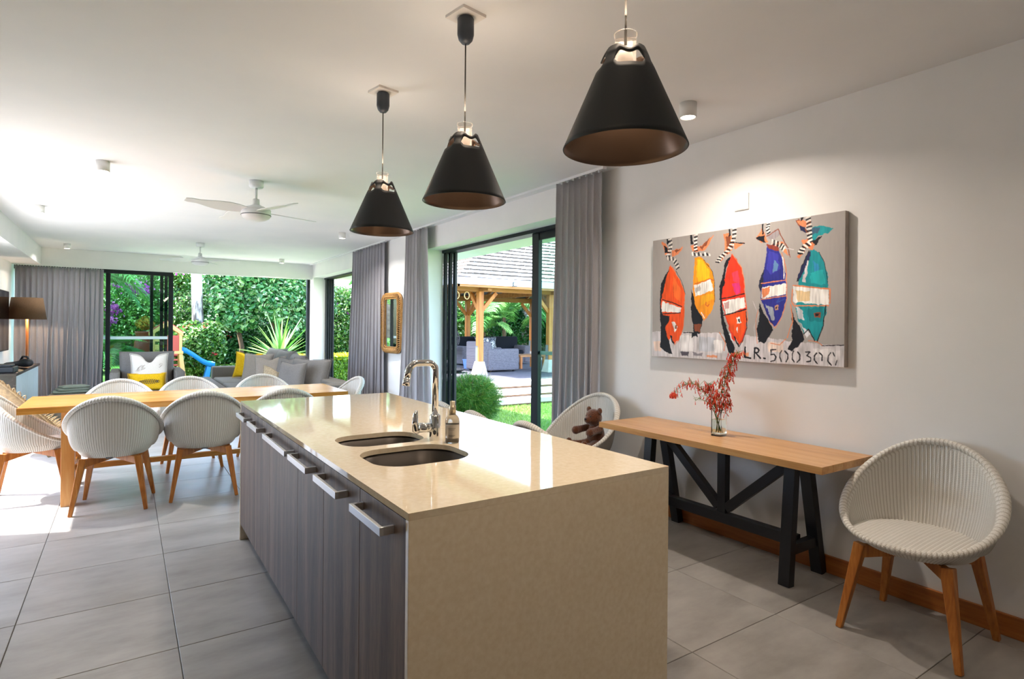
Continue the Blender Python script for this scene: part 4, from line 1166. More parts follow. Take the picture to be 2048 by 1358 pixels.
# big sofa along the right, facing left
sf = thing('corner_sofa', 'long grey fabric sofa along the open right side, piled with cushions', 'sofa', (2.04, 10.3, 0))
def sb(n, m, a, b_, c, d, e, f, bev=.03): return soft_box(n, m, sf, a - 2.04, b_ - 2.04, c - 10.3, d - 10.3, e, f, bev)
sb('base', m_sofa, 1.38, 2.70, 8.2, 12.42, .06, .27, .02)
for k in range(3): sb('seat_cushion', m_cush, 1.36, 2.48, 8.44 + k * 1.245, 8.44 + (k + 1) * 1.245 - .01, .265, .43, .045)
sb('armrest', m_sofa, 1.74, 2.72, 8.16, 8.42, .06, .585, .035); sb('armrest', m_sofa, 1.36, 2.72, 12.2, 12.46, .06, .62, .035); sb('back_frame', m_sofa, 2.46, 2.74, 8.2, 12.44, .06, .60, .035)
for x, y in ((1.45, 8.3), (2.62, 8.3), (1.45, 12.3), (2.62, 12.3)): MB().box(x - 2.04 - .03, x - 2.04 + .03, y - 10.33, y - 10.27, 0, .07).build('foot', m_dark, sf)
GB = 'large grey back cushions of the sofa'
for k, (y, rz, zz, lab) in enumerate(((11.75, -80, .70, 'large grey back cushion at the far end of the sofa, standing tallest'), (10.95, -84, .69, 'large grey back cushion, second from the far end of the sofa'), (10.1, -92, .66, 'slumped grey back cushion below the yellow hedge, third from the far end'), (9.25, -60, .62, 'large grey back cushion at the near end of the sofa, leaning right'))):
    pillow('back_cushion', lab, .80, .58, .24, (2.38, y, zz), (R(-14), 0, R(rz)), m_cush, .08, 0, k + 2, GB)
GS = 'scatter cushions on the grey sofa'
pillow('scatter_cushion', 'mustard yellow cushion beside the far armrest of the sofa', .50, .50, .14, (1.90, 11.75, .66), (R(-12), R(4), R(-28)), m_yel, .12, .07, 3, GS)
pillow('scatter_cushion', 'taupe cushion with a puckered edge next to the mustard cushion', .56, .54, .18, (1.92, 10.9, .66), (R(-15), R(0), R(-40)), m_beige, .08, .02, 6, GS)
pillow('scatter_cushion', 'plain light taupe cushion behind the far right dining chair', .50, .50, .16, (1.98, 10.2, .66), (R(-14), 0, R(-20)), m_beige, .12, .05, 9, GS)
pillow('scatter_cushion', 'small dark grey cushion in the middle of the sofa', .46, .46, .16, (2.22, 9.95, .67), (R(-16), R(0), R(-50)), m_cush, .10, .03, 12, GS)
pillow('scatter_cushion', 'knotted natural yarn cushion above the dining table', .50, .46, .15, (1.92, 9.35, .56), (R(-30), R(10), R(-20)), m_nat, .14, .07, 4, GS)
pillow('scatter_cushion', 'square grey cushion in front of the near back cushion', .50, .50, .17, (2.08, 9.10, .62), (R(-14), 0, R(-55)), m_cush, .09, .02, 15, GS)
# ottoman
ot = thing('ottoman', 'low grey upholstered ottoman between the single seat and the sofa', 'ottoman', (1.06, 11.4, 0))
soft_box('base', m_sofa, ot, -.30, .28, -1.1, 1.0, .06, .27, .02); soft_box('seat_cushion', m_cush, ot, -.31, .29, -1.12, 1.02, .265, .425, .05)
for x in (-.24, .22):
    for y in (-1.0, .9): MB().box(x - .03, x + .03, y - .03, y + .03, 0, .07).build('foot', m_dark, ot)
# single seat
ar = thing('sofa_chair', 'grey single sofa seat with low arms in front of the glass doors', 'armchair', (.28, 10.6, 0))
soft_box('base', m_sofa, ar, -.45, .45, -.5, .42, .06, .27, .02); soft_box('seat_cushion', m_cush, ar, -.36, .36, -.54, .22, .25, .41, .05)
for s_ in (-1, 1): soft_box('armrest', m_sofa, ar, min(s_ * .35, s_ * .475), max(s_ * .35, s_ * .475), -.50, .46, .06, .71, .03)
soft_box('back_frame', m_sofa, ar, -.46, .46, .25, .47, .06, .66, .03)
for x in (-.38, .38):
    for y in (-.42, .36): MB().box(x - .03, x + .03, y - .03, y + .03, 0, .07).build('foot', m_dark, ar)
bc = MB().add(*pillow_mesh(.74, .62, .22, 18, .03, 0, 5)).build('back_cushion', m_cush, ar, True); bc.location = (0, .16, .68); bc.rotation_euler = (R(-10), 0, 0)
we = bc.modifiers.new('w', 'WELD'); we.merge_threshold = .0005
cp = pillow('scatter_cushion', 'cream cushion with line drawing, its top pushed in, behind the yellow fish cushion', .50, .54, .15, (.30, 10.46, .70), (R(-14), 0, 0), m_cream, .08, .15, 7, 'cushions on the single seat')
m_thin = base_mat('brown_line_print', '8a7468', .8)[0]
mb = MB()
for q_, cx in enumerate((-.12, -.06, .05, .12)):
    for r in (.022, .036, .05):
        n_p = 9 + 2 * q_; ps = [(cx + r * math.cos(.6 * q_ + t * .55) * (1 + .3 * math.sin(2.3 * t + q_)), -.074 + .10 * (cx * cx + .01), .02 * (q_ % 2) + .03 + r * math.sin(.6 * q_ + t * .55 + r * 20)) for t in range(n_p)]; mb.tube(ps, .0013, 5)
tag(mb.build('line_drawing', m_thin, cp), kind='stuff')
yp = pillow('scatter_cushion', 'yellow oblong cushion printed with a grey fishbone', .50, .27, .13, (.27, 10.36, .535), (R(-10), 0, 0), m_yel, .06, 0, 8, 'cushions on the single seat')
m_fb = base_mat('charcoal_print', '3e3c3a', .8)[0]; mb = MB()
def pf_y(x, z):
    u = x / .25; v = z / .135; e = max(0, (1 - u ** 4)) ** .5 * max(0, (1 - v ** 4)) ** .5; return -.065 * e ** .8 * 1.07 - .003
xs = [-.15 + .3 * k / 12 for k in range(13)]
mb.tube([(x, pf_y(x, 0), 0) for x in xs], .0022, 5)
for k, x in enumerate(xs[2:-1]):
    h = .030 * math.sin(PI * (k + 1.5) / 12) + .01
    for s_ in (-1, 1):
        mb.tube([(x, pf_y(x, 0), 0), (x + .012, pf_y(x + .012, s_ * h * .6), s_ * h * .6), (x + .026, pf_y(x + .026, s_ * h), s_ * h)], [.003, .0045, .002], 6)
mb.add([(-.15, pf_y(-.15, 0), 0), (-.175, pf_y(-.175, .02), .022), (-.165, pf_y(-.165, 0), 0), (-.175, pf_y(-.175, -.02), -.022)], [(0, 1, 2), (0, 2, 3)])
mb.tube([(.14 + .02 * math.cos(a * PI / 8), pf_y(.16, 0) + .0, .016 * math.sin(a * PI / 8)) for a in range(16)], .002, 5, closed=True)
mb.build('fishbone_print', m_fb, yp)
# pouf with folded throw
m_pouf = fabric('sand_pouf', '9a8c7a', 'aa9b88'); pf_ = thing('pouf', 'round sand coloured pouf carrying a folded throw before the far curtain', 'pouf', (-.68, 10.9, 0))
MB().lathe([(0, 0), (.25, 0), (.29, .04), (.30, .18), (.29, .33), (.25, .365), (0, .37)], 32).build('body', m_pouf, pf_, True)
m_throw = fabric('grey_green_throw', '7c8578', '8d9587')
th = thing('folded_throw', 'grey green folded throw lying on the round pouf', 'blanket', (-.68, 10.9, .372), R(8))
for k in range(3):
    o = MB().add(*pillow_mesh(.46 - .05 * k, .26, .05, 14, .02, 0, k)).build('fold', m_throw, th, True); o.rotation_euler = (R(90), 0, R(6 * k)); o.location = (.02 * k, 0, .022 + .035 * k)
    we = o.modifiers.new('w', 'WELD'); we.merge_threshold = .0005
# tv console
m_wenge = wood_mat('dark_wenge', ['140d0a', '22160f', '2e1f17'], 'Y', 1, .25); m_lac = noise_mat('whitewashed_board', 'b4c0c6', 'c6cfd3', 12, (6, 6, .8), .5)
tc = thing('tv_console', 'dark wood media console with whitewashed doors along the left wall', 'cabinet', (-1.39, 10.77, 0))
MB().box(-.24, .20, -1.18, 1.18, .08, .735).build('body', m_wenge, tc, bevel=.002); MB().box(-.25, .24, -1.2, 1.2, .735, .77).build('top', m_wenge, tc, bevel=.003)
MB().box(-.22, .17, -1.12, 1.12, 0, .08).build('plinth', m_dark, tc); MB().box(.20, .235, -1.2, -1.17, .08, .735).build('end_panel', m_wenge, tc)
for k in range(4):
    a = -1.165 + k * .585; d = MB().box(.20, .222, a, a + .578, .09, .728).build('door', m_lac, tc, bevel=.002)
ph = thing('handheld_vacuum', 'black tapering handheld appliance lying on the media console', 'appliance', (-1.30, 11.0, .77), R(25))
mb = MB(); mb.tube([(0, -.42, .07), (0, -.36, .075), (0, -.2, .07), (0, -.05, .055), (0, .2, .04), (0, .42, .028), (0, .5, .022)], [.03, .055, .062, .045, .03, .024, .016], 14); mb.build('body', m_dark, ph, True)
MB().tube([(0, -.38, .1), (0, -.30, .16), (0, -.15, .16), (0, -.05, .09)], .014, 8).build('handle', m_dark, ph, True)
mo = thing('black_device', 'squat black box on the media console nearest the camera', 'device', (-1.33, 9.95, .77))
MB().box(-.13, .13, -.2, .2, .0, .07).box(-.10, .10, -.15, .17, .07, .10).build('case', m_dark, mo, bevel=.012)
m_scr = base_mat('black_screen', '08090b', 0.08)[0]
tv = thing('television', 'flat black television on the left wall above the media console', 'television', (XL + .004, 11.45, 1.445))
MB().box(.0, .03, -.5, .5, -.3, .3).build('bracket', m_dark, tv); MB().box(.03, .065, -.80, .80, -.47, .47).build('case', m_dark, tv, bevel=.003); MB().box(.065, .067, -.785, .785, -.455, .455).build('screen', m_scr, tv)
# floor lamp
m_lsh, nt, b = base_mat('brown_lamp_fabric', '6b5038', .9)
v = coords(nt, (1, 1, 1)); n_ = N(nt, 'ShaderNodeTexNoise'); n_.inputs['Scale'].default_value = 180; nt.links.new(v, n_.inputs[0]); c = ramp(nt, n_.outputs[0], [(.35, '5e4630'), (.65, '785c42')]); nt.links.new(c, b.inputs['Base Color'])
tr = N(nt, 'ShaderNodeBsdfTranslucent'); tr.inputs[0].default_value = srgb('6b4a2c'); mx = N(nt, 'ShaderNodeMixShader'); mx.inputs[0].default_value = .2
nt.links.new(b.outputs[0], mx.inputs[1]); nt.links.new(tr.outputs[0], mx.inputs[2]); nt.links.new(mx.outputs[0], nt.nodes['Material Output'].inputs[0])
lp = thing('floor_lamp', 'lit floor lamp with brown drum shade in the far left corner', 'floor lamp', (-1.358, 12.38, 0))
so = MB().lathe([(.255, 1.475), (.205, 1.83)], 40).build('lamp_shade', m_lsh, lp, True); x = so.modifiers.new('s', 'SOLIDIFY'); x.thickness = .003
MB().lathe([(0, 0), (.14, 0), (.14, .02), (.03, .03), (0, .03)], 28).build('base', m_teak, lp, True); MB().tube([(0, 0, .02), (0, 0, 1.52)], .02, 14).build('pole', m_teak, lp, True)
MB().sphere((0, 0, 1.60), .035, 14, 10).build('bulb', m_bulb, lp, True)
mb = MB()
for k in range(3): a = 2 * PI * k / 3; mb.tube([(0, 0, 1.5), (.25 * math.cos(a), .25 * math.sin(a), 1.49)], .003, 6)
mb.build('shade_ring', m_steel, lp)
light('lamp_light', 'POINT', (0, 0, 1.56), P_LAMP, (1, .72, .45), .04, lp)
# rattan lounge chair with looped edge behind the left dining chair
m_rat = noise_mat('weathered_rattan', '6e5638', '94784e', 40, (1, 1, 1), .6, bumpy=.2)
rc = thing('rattan_chair', 'round rattan lounge chair with a spiky looped edge behind the left dining chair', 'chair', (-.98, 7.95, 0), R(-72))
def rrim(ph, s=1.0, lift=0): return Vector((.40 * s * math.sin(ph), .36 * s * math.cos(ph), .24 + .80 * ((1 - math.cos(ph)) / 2) + lift))
mb = MB(); 
MB().tube([rrim(2 * PI * k / 48) for k in range(48)], .014, 8, closed=True).build('rim', m_rat, rc, True)
vs = []; fs = []
for l in range(9):
    t = l / 8; vs += [tuple(rrim(2 * PI * k / 48) * (1 - t) + Vector((0, .02, .24)) * t - Vector((0, 0, .12 * math.sin(PI * t) * .8))) for k in range(48)]
for l in range(8):
    for k in range(48): fs.append((l * 48 + k, l * 48 + (k + 1) % 48, (l + 1) * 48 + (k + 1) % 48, (l + 1) * 48 + k))
m_ratw = weave_mat('rattan_weave', 'b08a58', '6a4a28', 1, 1)
bo = MB().add(vs, fs).build('woven_bowl', m_rat, rc, True); x = bo.modifiers.new('s', 'SOLIDIFY'); x.thickness = .012
mb = MB()
for k in range(64):
    a = 2 * PI * k / 64; da = PI / 64 * .7
    mb.tube([rrim(a - da), rrim(a - da * .6, 1.16, .035), rrim(a, 1.24, .05), rrim(a + da * .6, 1.16, .035), rrim(a + da)], .0048, 6)
tag(mb.build('loops', m_rat, rc, True), kind='stuff')
for s_ in (-1, 1):
    for t_ in (-1, 1): MB().tube([(s_ * .16, t_ * .14, .22), (s_ * .27, t_ * .25, 0)], .015, 8).build('leg', m_rat, rc, True)
# ------------------------------------------------------------------ ground
m_grass, nt, b = base_mat('lawn', '5f8a34', .9, 0, .1)
v = coords(nt, (1, 1, 1)); n1 = N(nt, 'ShaderNodeTexNoise'); n1.inputs['Scale'].default_value = 1.1; n1.inputs['Detail'].default_value = 9; nt.links.new(v, n1.inputs[0])
nt.links.new(ramp(nt, n1.outputs[0], [(.3, '54743a'), (.5, '6a8846'), (.7, '849c58')]), b.inputs['Base Color'])
n2 = N(nt, 'ShaderNodeTexNoise'); n2.inputs['Scale'].default_value = 60; nt.links.new(v, n2.inputs[0]); bump(nt, b, n2.outputs[0], .8, .03)
def lawn_z(x, y):
    t = min(1, max(0, (y - 11.5) / 3)) ; s = min(1, max(0, (x - 3.5) / 2.5)); far = -.10 * 1.0
    return -.3 * (1 - t) * 1 + t * (far * (1 - s) + (-.16) * s)
gx_ = np.concatenate([np.linspace(-40, -4, 10), np.linspace(-3, 16, 39), np.linspace(18, 60, 10)]); gy_ = np.concatenate([np.linspace(-30, -4, 6), np.linspace(-3, 27, 41), np.linspace(30, 80, 8)])
V = [(x, y, lawn_z(x, y)) for y in gy_ for x in gx_]; nxg = len(gx_)
F = [(j * nxg + i, j * nxg + i + 1, (j + 1) * nxg + i + 1, (j + 1) * nxg + i) for j in range(len(gy_) - 1) for i in range(nxg - 1)]
lawn = np_mesh('garden_ground', V, F, m_grass, None, True); tag(lawn, kind='structure')
m_pave = noise_mat('pale_paving', 'b9b1a6', 'cac3b8', 4, rough=.8, bumpy=.2)
struct('terrace_paving', MB().box(-8, XL - .2, 2, 14, -.28, -.02).box(-8, 3.66, YF + .3, 14.6, -.4, -.03), m_pave)
m_stonewall = noise_mat('rough_garden_stone', '5a4a3c', '8a7868', 3, (1, 1, 2), .95, bumpy=.9, bscale=14, dist=.06)
struct('garden_wall', MB().box(-9, 22, 26.0, 26.5, -.4, 3.1).box(22, 22.5, 2, 26.5, -.4, 3.1).box(-9.4, -9, 2, 26.5, -.4, 2.6), m_stonewall)
struct('garden_pillar', MB().box(1.32, 1.85, 24.6, 25.2, -.3, 4.6), m_stonewall)

# grass blades close to the right-hand door
rs = np.random.RandomState(3); n = 42000
gx0 = rs.uniform(4.3, 10.5, n); gy0 = rs.uniform(5.5, 11.4, n); ang = rs.uniform(0, 2 * PI, n); hh = rs.uniform(.02, .055, n); wv = rs.uniform(.004, .008, n)
z0 = np.array([lawn_z(x, y) for x, y in zip(gx0, gy0)]); dx, dy = np.cos(ang), np.sin(ang); ln = rs.normal(0, .02, (n, 2))
Vg = np.stack([np.stack([gx0 - dx * wv, gy0 - dy * wv, z0], -1), np.stack([gx0 + dx * wv, gy0 + dy * wv, z0], -1), np.stack([gx0 + ln[:, 0], gy0 + ln[:, 1], z0 + hh], -1)], 1).reshape(-1, 3)
m_blade = leaf_mat('grass_blades', ['5c8a2c', '7ea63e', '9dbb55', '6d9436'], .6, .3)
tag(np_mesh('lawn_grass', Vg, np.arange(3 * n).reshape(-1, 3), m_blade), 'short bright green lawn grass outside the right hand door', 'grass', kind='stuff')

# ------------------------------------------------------------------ leaves
def leaves_mesh(C, Nn, size, asp, rs, droop=.3, fold=.25, jit=.6, hexa=False):
    """one folded leaf per centre C with normal Nn"""
    n = len(C); Nn = Nn * .8 + np.array([0, 0, .55]) + rs.normal(0, jit, (n, 3)); Nn /= np.linalg.norm(Nn, axis=1)[:, None] + 1e-9
    t = rs.normal(0, 1, (n, 3)); t[:, 2] -= droop * 2; t -= Nn * (t * Nn).sum(1)[:, None]; t /= np.linalg.norm(t, axis=1)[:, None] + 1e-9
    s = np.cross(Nn, t); L = (size * rs.uniform(.6, 1.25, n))[:, None]; W = L * asp
    b = C - t * L * .5; tip = C + t * L * .5 - Nn * L * .12; mid = C + Nn * 0
    if hexa:
        l1 = C - t * L * .22 + s * W * .5 + Nn * L * fold * .4; l2 = C + t * L * .18 + s * W * .42 + Nn * L * fold * .4
        r1 = C - t * L * .22 - s * W * .5 + Nn * L * fold * .4; r2 = C + t * L * .18 - s * W * .42 + Nn * L * fold * .4
        V = np.stack([b, l1, l2, tip, r2, r1], 1).reshape(-1, 3); k = np.arange(n)[:, None] * 6
        F = np.concatenate([k + np.array([[0, 3, 2, 1]]), k + np.array([[0, 5, 4, 3]])])
        return V, F
    l = C + s * W * .5 + Nn * L * fold * .4; r = C - s * W * .5 + Nn * L * fold * .4
    V = np.stack([b, l, tip, r], 1).reshape(-1, 3); k = np.arange(n)[:, None] * 4
    F = np.concatenate([k + np.array([[0, 2, 1]]), k + np.array([[0, 3, 2]])]); return V, F
def blobs(cx, cy, cz, rx, ry, rz, nb, rs, sub=.42):
    B = []
    for _ in range(nb):
        d = rs.normal(0, 1, 3); d /= np.linalg.norm(d); d *= rs.uniform(.35, .8); r = sub * rs.uniform(.6, 1.15)
        B.append((cx + d[0] * rx, cy + d[1] * ry, cz + d[2] * rz, rx * r, ry * r, rz * r))
    return B
def cloud(B, n, rs, depth=.35):
    B = np.array(B); wt = (B[:, 3] * B[:, 5]); wt /= wt.sum(); k = rs.choice(len(B), n, p=wt); d = rs.normal(0, 1, (n, 3)); d /= np.linalg.norm(d, axis=1)[:, None]
    rr = 1 - depth * rs.rand(n) ** 1.5; C = B[k, :3] + d * B[k, 3:] * rr[:, None]; return C, d
L_HEDGE = leaf_mat('hedge_leaf', ['2c5a1e', '3f7428', '5b8f34', '356626', '8cb454', 'd5e0b0'], .25, .3)  # near-white tone paints the sunlit glints into the hedge leaves
L_DEEP = leaf_mat('deep_leaf', ['1f4a20', '2c6030', '3a7638', '255226'], .3, .2)
L_BROAD = leaf_mat('broad_leaf', ['2f6a34', '4a8a44', '6aa454', '3a7a44', 'a6c87c', 'dbe6c0'], .22, .35)  # palest leaf tones stand in for bright sun highlights
L_YELLOW = leaf_mat('yellow_new_leaf', ['c3c81e', 'd8d628', 'a9b822', 'e2da3c'], .45, .3)
L_LIME = leaf_mat('lime_leaf', ['5c8a26', '7aa232', '4f7a22', '93b33c'], .4, .3)
L_FERN = leaf_mat('fern_leaf', ['2e6618', '4a8424', '245614', '669a34', '8a8a3c'], .5, .3)
L_PALM = leaf_mat_obj('palm_leaf', ['3f7a34', '5c9448', '7aa85a', '4c8a3c'], .35, .3)
L_MAG = leaf_mat('magenta_bract', ['b035a8', 'c84cc0', '9a2a96', 'd878d0'], .6, .4); L_RED = leaf_mat('red_petal', ['c82a2a', 'e0504a', 'd83c50'], .5, .3)
m_bark = noise_mat('brown_bark', '4a3828', '6b543c', 8, (3, 3, .6), .95, bumpy=.8, bscale=20, dist=.02)
m_pale, nt, b = base_mat('pale_peeling_bark', 'd8d0c8', .85); v = coords(nt, (2.5, 2.5, .8)); n1 = N(nt, 'ShaderNodeTexNoise'); n1.inputs['Scale'].default_value = 2.4; n1.inputs['Detail'].default_value = 5; nt.links.new(v, n1.inputs[0])
tc = N(nt, 'ShaderNodeTexCoord'); sp = N(nt, 'ShaderNodeSeparateXYZ'); nt.links.new(tc.outputs['Object'], sp.inputs[0]); mr = N(nt, 'ShaderNodeMapRange'); mr.inputs['From Min'].default_value = 1.6; mr.inputs['From Max'].default_value = 2.8; mr.inputs['To Min'].default_value = -.16; mr.inputs['To Max'].default_value = .2; nt.links.new(sp.outputs[2], mr.inputs[0])
ad = N(nt, 'ShaderNodeMath'); nt.links.new(n1.outputs[0], ad.inputs[0]); nt.links.new(mr.outputs[0], ad.inputs[1]); nt.links.new(ramp(nt, ad.outputs[0], [(.34, '3a3434'), (.42, '6a625e'), (.5, 'b8aea6'), (.6, 'ddd6ce')]), b.inputs['Base Color']); bump(nt, b, n1.outputs[0], .5, .02)
def shrub(name, label, cat, c, r, n, size, mat, seed, asp=.55, nb=14, group=None, base=-.1, flowers=None, stems=True, sub=.42, hexa=False, jit=.6, droop=.3):
    rs = np.random.RandomState(seed); root = thing(name, label, cat, (c[0], c[1], base), 0, group)
    B = blobs(0, 0, c[2] - base, r[0], r[1], r[2], nb, rs, sub) + [(0, 0, (c[2] - base), r[0] * .8, r[1] * .8, r[2] * .8)]
    C, d = cloud(B, n, rs); k = C[:, 2] > .02; C, d = C[k], d[k]; V, F = leaves_mesh(C, d, size, asp, rs, droop, jit=jit, hexa=hexa)
    tag(np_mesh('foliage', V, F, mat, root), kind='stuff')
    if stems:
        mb = MB()
        for i in range(7):
            a = rs.uniform(0, 2 * PI); q = Vector((r[0] * .5 * math.cos(a), r[1] * .5 * math.sin(a), (c[2] - base) + r[2] * rs.uniform(-.2, .5))); p = Vector((q.x * .15, q.y * .15, -.05))
            mb.tube([p, p * .5 + q * .5 + Vector((rs.normal(0, .05), rs.normal(0, .05), 0)), q], [.035 * r[0] ** .5, .025 * r[0] ** .5, .01], 6)
        mb.build('stems', m_bark, root, True)
    if flowers:
        fm, nf, fs, zr = flowers; C2, d2 = cloud(B, nf * 8, rs, .05); k = (d2[:, 1] < -.1) & (C2[:, 2] > zr[0]) & (C2[:, 2] < zr[1]); C2, d2 = C2[k][:nf], d2[k][:nf]
        C3 = np.repeat(C2, 5, 0) + rs.normal(0, fs * .35, (len(C2) * 5, 3)); V, F = leaves_mesh(C3, np.repeat(d2, 5, 0), fs, .8, rs); tag(np_mesh('flowers', V, F, fm, root), kind='stuff')
    return root
# far garden, left to right
GH = 'tall green hedge shrubs along the far garden wall'
shrub('hedge_shrub', 'tall leafy shrub at the left end of the far garden, behind the palm', 'shrub', (-1.3, 22.0, 1.7), (1.9, 1.1, 2.0), 9000, .13, L_HEDGE, 1, group=GH)
shrub('bougainvillea', 'bougainvillea with two magenta flower clusters behind the glass doors', 'shrub', (.35, 21.2, 1.9), (1.2, .9, 1.9), 9000, .11, L_HEDGE, 2, group=None)
shrub('hibiscus_shrub', 'shrub with scattered red blooms left of the pale tree trunk', 'shrub', (1.75, 19.25, .75), (1.0, .5, .85), 8000, .12, L_HEDGE, 4, group=GH, flowers=(L_RED, 9, .13, (.5, 1.5)))
shrub('hedge_shrub', 'tall leafy hedge shrub behind the pale tree trunk', 'shrub', (1.7, 22.8, 1.6), (1.3, .8, 1.9), 9000, .12, L_HEDGE, 14, group=GH)
shrub('hedge_shrub', 'dark hedge shrub right of the pale trunk with a red bloom', 'shrub', (2.75, 21.6, .95), (1.0, .8, 1.25), 9000, .13, L_DEEP, 5, group=GH, flowers=(L_RED, 4, .14, (.9, 1.4)))
shrub('hedge_shrub', 'deep green hedge shrub behind the spiky plant', 'shrub', (4.3, 22.0, 1.0), (1.3, .9, 1.3), 9000, .13, L_DEEP, 6, group=GH)
shrub('hedge_shrub', 'deep green hedge shrub left of the white corner post', 'shrub', (5.8, 22.2, 1.2), (1.2, .9, 1.5), 8000, .13, L_DEEP, 7, group=GH, flowers=(L_MAG, 3, .12, (.6, 1.4)))
shrub('hedge_shrub', 'bright green shrub seen through the far right door', 'shrub', (7.0, 21.6, 1.3), (1.25, .9, 1.8), 10000, .12, L_HEDGE, 8, group=GH, flowers=(L_MAG, 5, .12, (1.9, 3.2)))
shrub('hedge_shrub', 'upper leafy shrub before the brown stone pillar', 'shrub', (1.1, 23.2, 3.1), (1.0, .5, .9), 4500, .13, L_LIME, 9, group=GH)
shrub('hedge_shrub', 'leafy shrub rising behind the far right door beside the curtain', 'shrub', (8.6, 22.5, 1.7), (1.3, .9, 2.0), 8000, .12, L_LIME, 10, group=GH)
# magenta clusters of the bougainvillea
bg_ = [o for o in COL.objects if o.name.startswith('bougainvillea')][0]
rs = np.random.RandomState(12); Cs = []
for cx, cz, rx, rz, n in ((-.32, 2.68, .34, .13, 150), (.02, 2.50, .34, .11, 130), (-.60, 1.95, .16, .15, 90), (-.64, 1.62, .13, .09, 50), (1.0, 3.2, .3, .2, 30)):
    Cs.append(np.stack([cx - .05 + rs.normal(0, rx * .5, n), -1.0 + rs.normal(0, .06, n), cz - .1 + rs.normal(0, rz * .55, n)], -1))
Cs = np.concatenate(Cs) + np.array([0, 0, .1]); V, F = leaves_mesh(Cs, np.tile([0, -1., .3], (len(Cs), 1)), .085, .85, rs); tag(np_mesh('bracts', V, F, L_MAG, bg_), kind='stuff')
# pale trunk tree
tr = thing('tree', 'tall tree with a pale bare trunk in the far garden', 'tree', (1.78, 20.0, -.1))
MB().tube([(.10, 0, -.1), (.06, 0, 1.0), (.02, 0, 2.0), (-.01, 0, 3.1), (-.03, .05, 4.6)], [.20, .175, .155, .145, .12], 14).build('trunk', m_pale, tr, True)
rs = np.random.RandomState(20); C, d = cloud(blobs(0, 0, 6.0, 2.4, 2.0, 1.4, 16, rs), 4000, rs); V, F = leaves_mesh(C, d, .16, .5, rs); tag(np_mesh('crown', V, F, L_DEEP, tr), kind='stuff')
# broad leaved trees: nearest leaves are separate parts
mbl = MB(); 
def bigleaf():
    vs = []; ol = [(0, 0), (.24, .16), (.30, .42), (.20, .72), (0, 1)]; 
    vs = [(0, 0, 0), (0, .5, .03), (0, 1, -.12)] + [(x, y, .07 + .02) for x, y in ol[1:4]] + [(-x, y, .07 + .02) for x, y in ol[1:4]]
    return [(x, y, z) for x, y, z in vs], [(0, 3, 4, 1), (1, 4, 5, 2), (0, 1, 7, 6), (1, 2, 8, 7)]
bl_me = None
def broad_tree(label, x, y, cz, r, seed, n=9500, nleaf=130):
    global bl_me
    rs = np.random.RandomState(seed); root = thing('broad_leaf_tree', label, 'tree', (x, y, -.1), 0, 'broad leaved trees behind the spiky plant')
    B = blobs(0, 0, cz, r[0], r[1], r[2], 20, rs, .38); mb = MB()
    mb.tube([(0, 0, -.1), (.1, 0, .8), (-.05, .05, 1.6)], [.09, .075, .06], 9)
    for bb in B[:12]: mb.tube([(-.05, .05, 1.3), (bb[0] * .5, bb[1] * .5, 1.3 + (bb[2] - 1.3) * .45), bb[:3]], [.045, .03, .012], 6)
    mb.build('trunk', m_bark, root, True)
    C, d = cloud(B, n, rs, .5); V, F = leaves_mesh(C, d + np.array([0, -.2, .5]), .16, .62, rs, .5, hexa=True, jit=.45); tag(np_mesh('foliage', V, F, L_BROAD, root), kind='stuff')
    C, d = cloud(B, nleaf * 6, rs, .05); k = d[:, 1] < -.25; C, d = C[k][:nleaf], d[k][:nleaf]
    for c_, d_ in zip(C, d):
        if bl_me is None:
            o = MB().add(*bigleaf()).build('leaf', leaf_mat_obj('broad_leaf_single', ['3f8038', '57964a', '8ab85e', 'a9cc7c'], .28, .3), root); bl_me = o
        else: o = bl_me.copy(); COL.objects.link(o); o.parent = root
        nn = Vector(d_) + Vector((rs.normal(0, .25), -.3, .6 + rs.normal(0, .2))); q = nn.to_track_quat('Z', 'Y'); o.rotation_mode = 'QUATERNION'
        from mathutils import Quaternion
        o.rotation_quaternion = q @ Quaternion((0, 0, 1), rs.uniform(0, 2 * PI)); s_ = rs.uniform(.15, .23); o.scale = (s_, s_, s_); o.location = c_
    return root
broad_tree('broad leaved tree just right of the pale trunk', 3.0, 20.3, 2.4, (1.1, .8, 1.35), 31)
broad_tree('broad leaved tree in the middle, above the spiky plant', 4.15, 20.0, 2.4, (1.05, .8, 1.3), 32)
broad_tree('broad leaved tree at the right, beside the white corner post', 5.2, 20.6, 2.5, (1.0, .8, 1.35), 33)
# palms
def frond_mesh(L=1.7, n=34, sag=.5, w=.42, lw=.022, seed=0):
    rs = np.random.RandomState(seed); mb = MB(); pts = [Vector((0, L * t * (1 - .12 * t), .35 * L * math.sin(t * 1.9) - sag * L * t * t * .9)) for t in [i / n for i in range(n + 1)]]
    mb.tube(pts[::3] + ([pts[-1]] if n % 3 else []), .010, 5)
    for i in range(3, n):
        t = i / n; p = pts[i]; d = (pts[i + 1] - pts[i - 1]).normalized(); ll = w * L * .62 * math.sin(PI * (t * .82 + .12)) ** .7 * (1 + rs.normal(0, .06))
        for s in (-1, 1):
            o = (Vector((s, 0, 0)) * .82 + d * .62 + Vector((0, 0, .12 + rs.normal(0, .08)))).normalized(); q = p + o * ll * .55; e = p + o * ll + Vector((0, 0, -.32 * ll)); wv = d * lw
            mb.add([p - wv * .5, p + wv * .5, q + wv * .6, e, q - wv * .6], [(0, 1, 2, 3, 4)] if s > 0 else [(4, 3, 2, 1, 0)])
    return mb
fr_protos = []
